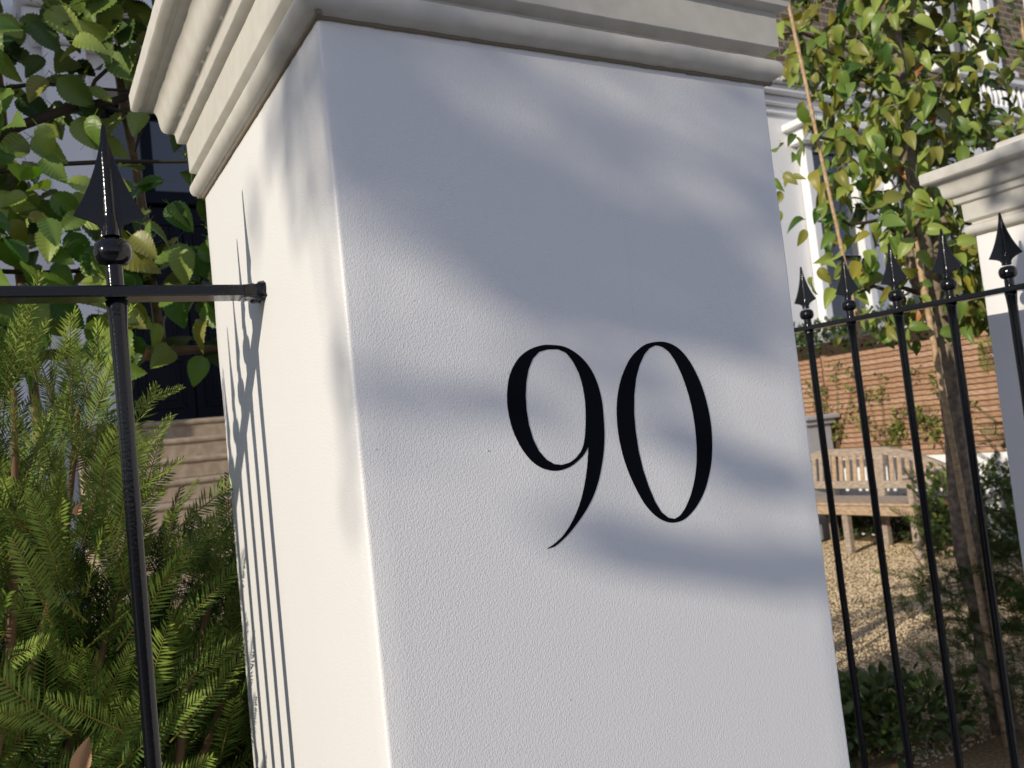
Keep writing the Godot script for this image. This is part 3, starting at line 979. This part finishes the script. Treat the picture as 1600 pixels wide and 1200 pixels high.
func build_bench():
	var g := 0.235
	var o := thing("garden_bench", "weathered teak bench with curved back standing against the white garden wall", "bench", Vector3(6.15, g, -4.78))
	var half := 0.78
	for z in [-0.96, -0.29, 0.29, 0.96]:
		part("leg", boxed(Vector3(0.06, 0.40, 0.06), 0.006, Vector3(-0.25, 0.2, z)), M.teak_grey, o)
		var b := Shape.new()
		b.box(Vector3(0.24, 0.21, z), Vector3(0.06, 0.42, 0.06), 0.006)
		b.box(Vector3(0.27, 0.60 if absf(z) < 0.5 else 0.54, z), Vector3(0.05, 0.44 if absf(z) < 0.5 else 0.32, 0.07), 0.006, Basis(Vector3.BACK, -0.10))
		part("back_post", b.done(), M.teak_grey, o)
	for k in 6:
		part("seat_slat", boxed(Vector3(0.078, 0.024, 2.0), 0.004, Vector3(-0.245 + 0.089 * k, 0.428 + jig(0.001), 0)), M["teak_grey" if k > 0 else "teak_warm"], o)
	part("seat_rail", boxed(Vector3(0.03, 0.075, 1.98), 0.005, Vector3(-0.286, 0.376, 0)), M.teak_warm, o)
	part("lower_back_rail", boxed(Vector3(0.035, 0.07, 1.9), 0.005, Vector3(0.262, 0.535, 0)), M.teak_grey, o)
	var height := func(z: float) -> float:
		var a := absf(z)
		return 0.835 if a < 0.29 else 0.835 - 0.15 * pow((a - 0.29) / 0.56, 1.6)
	var rail := Shape.new()
	var last := -0.99
	while last < 0.98:
		var z1 := last + 0.055
		var a := Vector3(0.31, height.call(last), last)
		var b := Vector3(0.31, height.call(z1), z1)
		for f in [[Vector3(-0.024, 0.035, 0), Vector3(-0.024, -0.035, 0), Vector3.LEFT], [Vector3(0.024, 0.035, 0), Vector3(0.024, -0.035, 0), Vector3.RIGHT], [Vector3(-0.024, 0.035, 0), Vector3(0.024, 0.035, 0), Vector3.UP], [Vector3(-0.024, -0.035, 0), Vector3(0.024, -0.035, 0), Vector3.DOWN]]:
			rail.quad_out(a + f[0], a + f[1], b + f[1], b + f[0], f[2])
		last = z1
	part("top_rail", rail.done(), M.teak_grey, o)
	for k in 23:
		var z := -0.869 + k * 0.079
		if absf(absf(z) - 0.29) < 0.038:
			continue
		var top: float = height.call(z) - 0.03
		part("back_slat", boxed(Vector3(0.016, top - 0.56, 0.043), 0.003), M["teak_warm" if k > 7 else "teak_grey"], o, Transform3D(Basis(Vector3.BACK, -0.10), Vector3(0.286, (top + 0.56) / 2, z)))
	for f in [-1.0, 1.0]:
		part("armrest", boxed(Vector3(0.56, 0.03, 0.07), 0.008, Vector3(-0.03, 0.655, f * 0.96)), M.teak_grey, o)
		part("arm_post", boxed(Vector3(0.05, 0.22, 0.05), 0.005, Vector3(-0.25, 0.53, f * 0.96)), M.teak_grey, o)


func build_right_tree():
	var o := pleached_tree("pleached tree with olive green leaves and pale trunk behind the open gate", Vector3(2.861, 0.060, -1.301), 3.1, Vector3(-0.13, 0, 0.02), 0.039)
	o.scale = Vector3.ONE * 1.106
	var base := Vector3(2.861, 0.060, -1.301)
	var meshes := []
	for k in 5:
		meshes.append(leaf_mesh(100 + k, 0.27, 0.0, 0.7 + 0.25 * k, 0.0, 0.55))
	# a second stem forks beside the trunk
	limb(o, wiggly(Vector3(-0.09, 1.68, -0.02), Vector3(-0.20, 2.3, 0.06), 6, 0.012), 0.022, 0.014, "bark")
	limb(o, wiggly(Vector3(-0.10, 1.72, 0.02), Vector3(0.08, 2.15, 0.10), 5, 0.012), 0.018, 0.009, "bark")
	var spots := []
	var eye := Vector3(-0.28, 1.52, 0.79)
	for tier in 7:
		var y := 1.72 + tier * 0.225
		for f in [-1.0, 1.0]:
			var reach := rng.randf_range(0.44, 0.56) if f > 0 else rng.randf_range(0.44, 0.54)
			if tier == 0:
				reach *= 0.75
			var a := Vector3(-0.09 - 0.006 * tier, y - 0.05, 0)
			var b := Vector3(-0.07 + f * reach, y + jig(0.06), jig(0.12))
			var pts := wiggly(a, b, 6, 0.02)
			limb(o, pts, 0.010, 0.004)
			var count := 185 if tier < 6 else 150
			for k in count:
				var t := pow(rng.randf(), 0.8)
				var q: Vector3 = a.lerp(b, t) + Vector3(jig(0.05), rng.randf_range(-0.16, 0.12), jig(0.2))
				if f < 0 and tier < 2 and rng.randf() < (0.75 if tier == 0 else 0.4):
					continue
				if f < 0 and t > 0.62 and tier < 6 and rng.randf() < 0.62:
					continue
				var d := Vector3(jig(0.8) + f * 0.25, rng.randf_range(-1.1, 0.15), jig(0.7) + 0.15).normalized()
				var face := Vector3(-0.55 + jig(0.8), 0.7 + jig(0.5), 0.55 + jig(0.7))
				spots.append(Transform3D(along(d, face, jig(0.4)) * Basis.from_scale(Vector3.ONE * rng.randf_range(0.055, 0.09)), q))
	for k in 120:      # the low fringe round the fork
		var q := Vector3(rng.randf_range(-0.52, 0.34), rng.randf_range(1.60, 1.80), jig(0.16))
		if q.x < -0.10 and (q.y < 1.72 or rng.randf() < 0.4):
			continue
		spots.append(Transform3D(along(Vector3(jig(0.8), -0.9, jig(0.7)), Vector3(-0.6, 0.6, 0.6) + jig3(0.6), 0.0) * Basis.from_scale(Vector3.ONE * rng.randf_range(0.055, 0.085)), q))
	leafy(o, spots, meshes, ["leaf_mid", "leaf_olive", "leaf_light", "leaf_deep", "leaf_yellow", "leaf_brown"], [0.27, 0.27, 0.32, 0.06, 0.065, 0.015], 300, (eye - base) / 1.106)
	cane("slanting pale bamboo cane tied at the left edge of the olive green tree", Vector3(2.308, 1.741, -1.256), Vector3(2.159, 2.936, -1.256), 0.0065)
	cane("short bamboo cane close against the number 90 pier's right edge", Vector3(1.80, 1.30, -1.3), Vector3(1.70, 2.05, -1.3), 0.009)
	cane("pale bamboo cane tied along the pale tree trunk", Vector3(2.767, 0.115, -1.223), Vector3(2.656, 2.106, -1.240), 0.011)
	var o2 := pleached_tree("next pleached tree, only its outer red tinged leaves showing above the right pier", Vector3(4.75, 0.2, -1.32), 3.3, Vector3(-0.05, 0, 0), 0.045)
	var few := []
	for k in 420:
		var q := Vector3(-0.75 + pow(rng.randf(), 0.7) * 1.5, rng.randf_range(1.75, 3.2), jig(0.2))
		few.append(Transform3D(along(Vector3(jig(0.8), -0.8, jig(0.7)), Vector3(-0.6, 0.6, 0.6) + jig3(0.6), 0.0) * Basis.from_scale(Vector3.ONE * rng.randf_range(0.06, 0.095)), q))
	leafy(o2, few, meshes, ["leaf_mid", "leaf_olive", "leaf_brown", "leaf_deep"], [0.4, 0.3, 0.1, 0.2], 120, eye - Vector3(4.75, 0.2, -1.32))
	cane("bamboo cane standing clear above the right pier at the picture's edge", Vector3(3.42, 2.2, -1.1), Vector3(3.30, 2.98, -1.1), 0.0085)


func build_left_tree(eye: Vector3):
	var base := Vector3(-0.78, 0.2, -1.2)
	var o := pleached_tree("hornbeam with large pleated green leaves behind the iron railing", base, 3.2, Vector3(0.05, 0, 0), 0.045)
	var meshes := []
	for k in 6:
		meshes.append(leaf_mesh(200 + k, 0.335, 0.017, 0.35 + 0.3 * k, 0.05, 0.30))
	var spots := []
	# the dark branch that crosses the window above the spear
	var main := [Vector3(0.44, 1.99, 0.02), Vector3(0.55, 2.06, 0.02), Vector3(0.65, 2.105, 0.03), Vector3(0.72, 2.125, 0.02), Vector3(0.78, 2.16, 0.0), Vector3(0.83, 2.13, -0.01)]
	limb(o, [Vector3(0.02, 1.75, 0.0), Vector3(0.2, 1.88, 0.02)] + main, 0.014, 0.007)
	limb(o, [Vector3(0.67, 2.11, 0.03), Vector3(0.69, 2.16, 0.04), Vector3(0.73, 2.20, 0.05), Vector3(0.75, 2.26, 0.05)], 0.005, 0.003)
	limb(o, [Vector3(0.70, 2.115, 0.02), Vector3(0.76, 2.10, 0.03), Vector3(0.80, 2.12, 0.02)], 0.004, 0.002)
	limb(o, [Vector3(0.79, 2.15, 0.0), Vector3(0.775, 2.07, 0.01), Vector3(0.76, 2.02, 0.02)], 0.005, 0.002)
	for tier in 6:
		var y := 1.78 + 0.20 * tier
		for f in [-1.0, 1.0]:
			var a := Vector3(0.02, y - 0.08, 0)
			var b := Vector3(f * rng.randf_range(0.75, 0.98), y + jig(0.07), jig(0.1))
			limb(o, wiggly(a, b, 8, 0.018), 0.009, 0.003)
	for k in 1760:
		var q := Vector3(rng.randf_range(0.22, 1.2) if k < 1600 else rng.randf_range(-0.95, 0.3), rng.randf_range(1.52, 2.75), rng.randf_range(-0.13, 0.15))
		var px := q.x + base.x
		var py := q.y + base.y
		# openings where the house shows through
		if px > -0.10 and px < 0.10 and py > 2.10 and py < 2.40 and rng.randf() < 0.80:
			continue
		if px > -0.26 and px < -0.12 and py > 2.18 and py < 2.38 and rng.randf() < 0.6:
			continue
		if px > -0.06 and py < 1.93 and rng.randf() < 0.45:
			continue
		if py < 1.80 and rng.randf() < 0.85:
			continue
		var d := Vector3(jig(0.9), rng.randf_range(-1.0, 0.1), jig(0.5) + 0.25)
		var face := Vector3(-0.45 + jig(0.8), 0.55 + jig(0.5), 0.75 + jig(0.5))
		spots.append(Transform3D(along(d, face, jig(0.4)) * Basis.from_scale(Vector3.ONE * rng.randf_range(0.058, 0.092)), q))
	# a few placed where the photograph shows them: by the spear and under the cap
	for s in [[0.105, 2.13, 0.02, 0.9, 0.1], [0.03, 2.15, 0.05, -1.0, 0.05], [-0.165, 2.03, 0.05, 0.5, -0.8], [-0.22, 2.21, 0.06, 0.9, -0.4], [-0.13, 2.28, 0.03, 0.4, -0.9], [0.08, 1.99, 0.05, 0.5, -0.8], [0.12, 2.05, 0.04, 0.6, -0.7], [0.02, 1.9, 0.05, 0.3, -0.9]]:
		spots.append(Transform3D(along(Vector3(s[3], s[4], 0.2), Vector3(-0.5, 0.5, 0.9) + jig3(0.2), 0.0) * Basis.from_scale(Vector3.ONE * 0.08), Vector3(s[0], s[1], -1.2 + s[2]) - base))
	leafy(o, spots, meshes, ["leaf_mid", "leaf_deep", "leaf_light", "leaf_olive", "leaf_tan"], [0.36, 0.20, 0.34, 0.09, 0.01], 300, eye - base)
	cane("upright bamboo cane behind the spear head, under the stone cap", Vector3(0.021, 1.77, -1.28), Vector3(-0.03, 2.5, -1.28), 0.010, "old_bamboo")
	cane("upright bamboo cane among the hornbeam leaves at the left edge", Vector3(-0.235, 1.55, -1.28), Vector3(-0.275, 2.6, -1.28), 0.010, "old_bamboo")
	cane("level bamboo cane tied below the hornbeam leaves", Vector3(-1.5, 1.80, -1.27), Vector3(0.35, 1.80, -1.27), 0.010, "old_bamboo")


func build_yew(eye: Vector3):
	var base := Vector3(-0.5, 0.18, -0.7)
	var o := thing("yew_bush", "bright green feathery yew bush growing behind the left iron railing", "yew bush", base)
	var flat := []
	var round_ := []
	for k in 6:
		flat.append(spray_mesh(300 + k, false))
	for k in 3:
		round_.append(spray_mesh(320 + k, true))
	for k in 12:
		var x := -0.62 + 0.085 * k + jig(0.03)
		var top := clampf(crest(x) - 0.12, 0.6, 2.0)
		part("stem", tubed(wiggly(Vector3(jig(0.1), 0.0, jig(0.1)), Vector3(x + 0.5 + jig(0.03), top - base.y, jig(0.15)), 7, 0.02), [0.014, 0.012, 0.011, 0.010, 0.009, 0.008, 0.006, 0.004], 7), M.yew_stem, o)
	var all := []
	for k in 1900:
		var x := rng.randf_range(-0.95, 0.16)
		var z := rng.randf_range(-1.05, -0.54)
		if x > -0.15 and z > -0.68:
			continue
		var top := crest(x) + jig(0.03) - (0.28 if x < -0.46 else 0.0)
		if x < -0.46 and rng.randf() < 0.4:
			continue
		var y := lerpf(0.75, top, pow(rng.randf(), 0.7))
		var high := y > top - 0.16
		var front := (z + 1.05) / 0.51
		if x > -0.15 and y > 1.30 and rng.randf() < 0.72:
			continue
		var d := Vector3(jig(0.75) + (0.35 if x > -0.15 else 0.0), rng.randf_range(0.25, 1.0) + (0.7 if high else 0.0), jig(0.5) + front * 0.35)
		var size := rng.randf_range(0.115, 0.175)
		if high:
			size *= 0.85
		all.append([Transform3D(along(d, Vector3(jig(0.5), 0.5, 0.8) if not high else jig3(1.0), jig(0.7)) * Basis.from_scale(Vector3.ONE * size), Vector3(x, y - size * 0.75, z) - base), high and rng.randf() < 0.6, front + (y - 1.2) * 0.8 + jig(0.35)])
	for k in 800:      # the inside, its shade put into the darker tint
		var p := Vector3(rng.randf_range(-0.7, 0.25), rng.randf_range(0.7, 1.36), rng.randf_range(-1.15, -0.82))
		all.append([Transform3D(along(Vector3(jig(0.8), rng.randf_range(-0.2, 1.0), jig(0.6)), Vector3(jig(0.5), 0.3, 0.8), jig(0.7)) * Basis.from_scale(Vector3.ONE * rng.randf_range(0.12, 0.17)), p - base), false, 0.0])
	# shoots whose tips touch the light on the pier and the steps
	for s in [[-0.075, 1.445, -0.60, 0.75, 0.55, 0.15], [-0.10, 1.36, -0.63, 0.7, 0.8, 0.145], [-0.085, 1.29, -0.64, 0.75, 0.65, 0.14], [-0.11, 1.13, -0.63, 0.75, 0.65, 0.16], [-0.24, 1.20, -0.52, -0.7, 0.75, 0.17], [-0.10, 1.20, -0.64, 0.8, 0.45, 0.13], [-0.15, 1.52, -0.62, 0.6, 0.7, 0.12], [-0.12, 1.47, -0.7, 0.3, 0.9, 0.12], [-0.14, 1.62, -0.66, 0.8, 0.35, 0.1]]:
		all.append([Transform3D(along(Vector3(s[3], s[4], 0.1), Vector3(-0.2, 0.7, 0.7), 0.0) * Basis.from_scale(Vector3.ONE * s[5]), Vector3(s[0], s[1], s[2]) - base), false, 1.6])
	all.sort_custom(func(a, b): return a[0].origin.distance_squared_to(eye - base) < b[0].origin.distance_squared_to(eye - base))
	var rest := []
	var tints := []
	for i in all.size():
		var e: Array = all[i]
		var m := "yew_bright" if e[2] > 0.85 else ("yew_mid" if e[2] > 0.3 else "yew_shaded")  # light put into the tone: brighter in front and high up, darker within
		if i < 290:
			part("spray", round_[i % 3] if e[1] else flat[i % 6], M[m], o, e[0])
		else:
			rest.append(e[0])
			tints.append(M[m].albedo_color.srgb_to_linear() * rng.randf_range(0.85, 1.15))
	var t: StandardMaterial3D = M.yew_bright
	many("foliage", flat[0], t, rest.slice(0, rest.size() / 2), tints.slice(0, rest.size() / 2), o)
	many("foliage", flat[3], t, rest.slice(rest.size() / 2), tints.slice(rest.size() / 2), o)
	# dead leaves caught in the yew
	var dry := leaf_mesh(401, 0.3, 0.012, 1.5, 0.04, 0.9)
	for s in [["curled tan dead leaf caught low in the yew bush, left of the bar", Vector3(-0.235, 1.175, -0.50), 0.045, "leaf_tan"], ["pale dead leaf caught in the yew bush at the foot of the picture", Vector3(-0.145, 1.105, -0.52), 0.04, "leaf_tan"], ["brown dead leaf caught in the yew bush beside the railing bar, high up", Vector3(-0.215, 1.50, -0.53), 0.02, "leaf_tan"]]:
		var l := thing("dead_leaf", s[0], "dead leaf", s[1])
		part("blade", dry, M[s[3]], l, Transform3D(along(Vector3(0.25, 1, 0.1), Vector3(-0.5, 0.1, 0.8), 0.3) * Basis.from_scale(Vector3.ONE * s[2]), Vector3(0, -0.02, 0)))


func crest(x: float) -> float:      # how high the yew stands at x
	if x < -0.18:
		return 1.78 + 0.02 * sin(x * 40.0)
	if x < -0.10:
		return lerpf(1.78, 1.56, (x + 0.18) / 0.08)
	if x < 0.0:
		return lerpf(1.55, 1.47, (x + 0.10) / 0.10)
	return lerpf(1.47, 1.3, minf(x / 0.16, 1.0))


func build_garden_plants():
	var tiny := small_leaf_mesh()
	var hedge := thing("ivy_hedge", "clipped dark green hedge showing above the slatted screen", "hedge", Vector3(7.5, 0, -5.4))
	part("core", boxed(Vector3(0.4, 2.2, 6.0), 0.05, Vector3(0, 1.1, 0)), M.soil, hedge)
	bushy(hedge, "foliage", tiny, "leaf_tinted", 5200, Vector3(-0.32, 1.75, -3.1), Vector3(0.3, 2.5, 3.1), Vector2(0.045, 0.085), Color(0.03, 0.055, 0.012), Color(0.10, 0.14, 0.03))
	# jasmine on the screen
	for s in [["sparse climbing plant reaching over the left half of the slatted screen", -5.35, 0.42, 6], ["climbing plant trained on the middle of the slatted screen above the bench", -4.75, 0.5, 7], ["climbing plant on the slatted screen beside the pale tree trunk", -4.1, 0.34, 6]]:
		var c := thing("climbing_plant", s[0], "climber", Vector3(6.86, 0.99, s[1]), 0.0, "climbers on the slatted screen")
		for k in s[3]:
			var b := Vector3(-0.01, rng.randf_range(0.35, 0.98), jig(s[2]))
			part("stem", tubed(wiggly(Vector3(-0.01, 0.0, jig(0.05)), b, 6, 0.015), [0.004, 0.004, 0.004, 0.003, 0.003, 0.002, 0.002], 5), M.yew_stem, c)
			for clump in 3:
				var at := Vector3(-0.035, 0, 0) + b * rng.randf_range(0.3, 1.0)
				at.x = -0.035
				bushy(c, "leaf_cluster", tiny, "leaf_tinted", rng.randi_range(8, 22), at - Vector3(0.03, 0.07, 0.08), at + Vector3(0.03, 0.07, 0.08), Vector2(0.03, 0.055), Color(0.09, 0.13, 0.02), Color(0.34, 0.34, 0.10))
	for s in [["leafy green shrub at the near end of the bench", Vector3(6.2, 0.2, -3.55), Vector3(0.5, 0.8, 0.4), 900, Color(0.05, 0.09, 0.02), Color(0.17, 0.2, 0.04), "yew_stem"], ["low dark shrub growing behind the legs of the bench", Vector3(6.72, 0.2, -4.7), Vector3(0.17, 0.42, 0.9), 1500, Color(0.025, 0.04, 0.012), Color(0.07, 0.09, 0.03), "twig"]]:
		var c := thing("shrub", s[0], "shrub", s[1], 0.0, "shrubs round the bench")
		for k in 6:
			part("stem", tubed(wiggly(Vector3(jig(0.05), 0, jig(0.05)), Vector3(jig(s[2].x * 0.6), s[2].y * 0.8, jig(s[2].z * 0.6)), 4, 0.02), [0.008, 0.007, 0.006, 0.005, 0.004], 5), M[s[6]], c)
		bushy(c, "foliage", tiny, "leaf_tinted", s[3], Vector3(-s[2].x, 0.02, -s[2].z), Vector3(s[2].x, s[2].y, s[2].z), Vector2(0.04, 0.07), s[4], s[5])
	# ground cover at the foot of the gate
	var n := 0
	for s in [["low leafy shrub on the gravel's edge seen through the gate, nearest the pale trunk", Vector3(2.55, 0.2, -1.55), 0.30, 0.26], ["low leafy shrub seen through the gate bars at the bottom of the picture", Vector3(2.3, 0.2, -1.75), 0.34, 0.24], ["low shrub furthest left behind the gate, beside the number 90 pier's edge", Vector3(2.45, 0.2, -2.25), 0.32, 0.18]]:
		var c := thing("box_shrub", s[0], "shrub", s[1], 0.0, "low shrubs behind the gate")
		for k in 6:
			part("stem", tubed(wiggly(Vector3(jig(0.05), 0, jig(0.05)), Vector3(jig(0.2), s[3] * 0.8, jig(0.2)), 4, 0.02), [0.006, 0.006, 0.005, 0.004, 0.003], 5), M.twig, c)
		bushy(c, "foliage", tiny, "leaf_tinted", 900, Vector3(-s[2], 0.02, -s[2]), Vector3(s[2], s[3], s[2]), Vector2(0.03, 0.055), Color(0.05, 0.085, 0.02), Color(0.14, 0.19, 0.045))
	# the yew behind the right pier, its shade put into darker tints
	var base := Vector3(2.9, 0.2, -1.15)
	var y := thing("yew_bush", "shadowed dark yew bush between the pale tree trunk and the right pier", "yew bush", base)
	part("stem", tubed(wiggly(Vector3.ZERO, Vector3(0.15, 1.5, 0), 6, 0.02), [0.03, 0.028, 0.025, 0.02, 0.016, 0.012, 0.006], 7), M.yew_stem, y)
	var flat := []
	for k in 3:
		flat.append(spray_mesh(340 + k, false))
	var spots := []
	for k in 1250:
		var p := Vector3(rng.randf_range(-0.2, 0.9), 0, rng.randf_range(-0.4, 0.25))
		p.y = lerpf(0.05, 0.82 + 0.35 * clampf(p.x / 0.5, -0.5, 1.0) + jig(0.08), pow(rng.randf(), 0.7))
		var d := Vector3(jig(0.9) - 0.35, rng.randf_range(-0.1, 0.9), jig(0.8))
		spots.append(Transform3D(along(d, Vector3(jig(1), 1, jig(1)), jig(0.8)) * Basis.from_scale(Vector3.ONE * rng.randf_range(0.10, 0.17)), p))
	for k in 130:      # a tuft high against the pier, tinted lighter as if sunlit
		var p := Vector3(rng.randf_range(-0.02, 0.25), rng.randf_range(1.33, 1.75), rng.randf_range(-0.1, 0.2))
		p.x += (1.75 - p.y) * 0.25
		spots.append(Transform3D(along(Vector3(jig(0.5) - 0.3, 0.9, jig(0.5)), Vector3(jig(1), 1, jig(1)), jig(0.8)) * Basis.from_scale(Vector3.ONE * rng.randf_range(0.09, 0.15)), p))
	var from := Vector3(-0.28, 1.52, 0.79) - base
	spots.sort_custom(func(a, b): return a.origin.distance_squared_to(from) < b.origin.distance_squared_to(from))
	var rest := []
	var tints := []
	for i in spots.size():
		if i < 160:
			part("spray", flat[i % 3], M["yew_mid" if spots[i].origin.y > 1.3 else "yew_shaded"], y, spots[i])  # low sprays coloured as shaded, the high tuft as lit
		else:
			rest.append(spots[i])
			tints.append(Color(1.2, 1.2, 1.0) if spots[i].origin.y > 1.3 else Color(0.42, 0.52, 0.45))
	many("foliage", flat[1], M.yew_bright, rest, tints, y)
	var l := thing("dead_leaf", "small orange fallen leaf lying on the sunlit gravel", "dead leaf", Vector3(3.55, 0.245, -2.1))
	part("blade", leaf_mesh(402, 0.3, 0.012, 1.0, 0.0, 0.4), M.leaf_brown, l, Transform3D(along(Vector3(1, 0.1, 0.3), Vector3.UP) * Basis.from_scale(Vector3.ONE * 0.07), Vector3.ZERO))


func build_street_tree():
	# stands in the pavement towards the sun; its lowest boughs throw the soft shade on the pier
	var foot := Vector3(-7.4, 0.0, 3.9)
	var o := thing("street_tree", "street tree on the pavement whose low boughs shade the number 90 pier", "tree", foot)
	part("trunk", tubed(wiggly(Vector3.ZERO, Vector3(0.1, 5.2, -0.3), 12, 0.04), [0.20, 0.18, 0.17, 0.165, 0.16, 0.155, 0.15, 0.14, 0.13, 0.12, 0.10, 0.08, 0.06], 14), M.bark, o)
	var to_sun := SUN.normalized()
	var u := Vector3(SUN.z, 0, -SUN.x).normalized()
	var v := to_sun.cross(u).normalized()
	if v.y < 0:
		v = -v
	var places := []
	var tints := []
	var fork := Vector3(0.08, 3.1, -0.1)
	var boughs := []
	for g in range(0, CLUMPS.size(), 8):
		var sum := Vector3.ZERO
		var n := 0
		for c in CLUMPS.slice(g, g + 8):
			sum += Vector3(c[0], c[1], c[2]) + to_sun * 6.0
			n += 1
		var end := sum / n - foot + to_sun * 0.5 + Vector3.UP * 0.2
		var pts := wiggly(fork, end, 8, 0.06)
		for k in pts.size():
			pts[k] += Vector3.UP * 0.5 * sin(PI * k / 8.0)
		var rad := []
		for k in pts.size():
			rad.append(lerpf(0.06, 0.008, k / 8.0))
		part("bough", tubed(pts, rad, 8), M.bark, o)
		boughs.append(end)
	var at_clump := -1
	for c in CLUMPS:
		at_clump += 1
		var at := Vector3(c[0], c[1], c[2])
		var far := rng.randf_range(4.8, 5.8) if c[0] > 0.0 else rng.randf_range(8.0, 9.5)
		var mid := at + to_sun * far
		var size := 0.06
		var area: float = maxf(c[3], 0.012) * maxf(c[4], 0.012) * PI
		var n := int(ceil(maxf(1.0, area / (size * size * 0.30) * 5.0 * c[5] * c[5] + (1.0 if c[5] > 0.6 else 0.0))))
		for k in n:
			var a := rng.randf() * TAU
			var r := sqrt(rng.randf())
			var p: Vector3 = mid + u * cos(a) * r * maxf(c[3] - size * 0.22, 0.0) + v * sin(a) * r * maxf(c[4] - size * 0.3, 0.0) + to_sun * jig(0.12)
			var d := (v * -1.0 + u * jig(1.2)).normalized()
			places.append(Transform3D(along(d, to_sun + jig3(0.35), 0.0) * Basis.from_scale(Vector3.ONE * size * (1.0 if c[5] > 0.6 else 0.75)), p - d * size * 0.5 - foot))
			tints.append(Color(0.06, 0.10, 0.02) * rng.randf_range(0.8, 1.3))
		var from: Vector3 = boughs[at_clump / 8]
		part("twig", tubed([from, from.lerp(mid - foot, 0.5) + jig3(0.04), mid - foot], [0.005, 0.0035, 0.002], 5), M.twig, o)
	for k in 1500:      # the crown above
		var p := Vector3(jig(1), jig(1), jig(1))
		p = Vector3(-0.3, 6.4, 0.7) + p * Vector3(1.6, 1.3, 1.6) * lerpf(0.5, 1.0, rng.randf())
		places.append(Transform3D(along(jig3(1) + Vector3.DOWN * 0.6, jig3(1) + Vector3.UP, 0.0) * Basis.from_scale(Vector3.ONE * rng.randf_range(0.07, 0.11)), p))
		tints.append(Color(0.06, 0.10, 0.02) * rng.randf_range(0.8, 1.3))
	many("foliage", leaf_mesh(500, 0.36, 0.0, 0.4, 0.0, 0.2), M.leaf_tinted, places, tints, o)
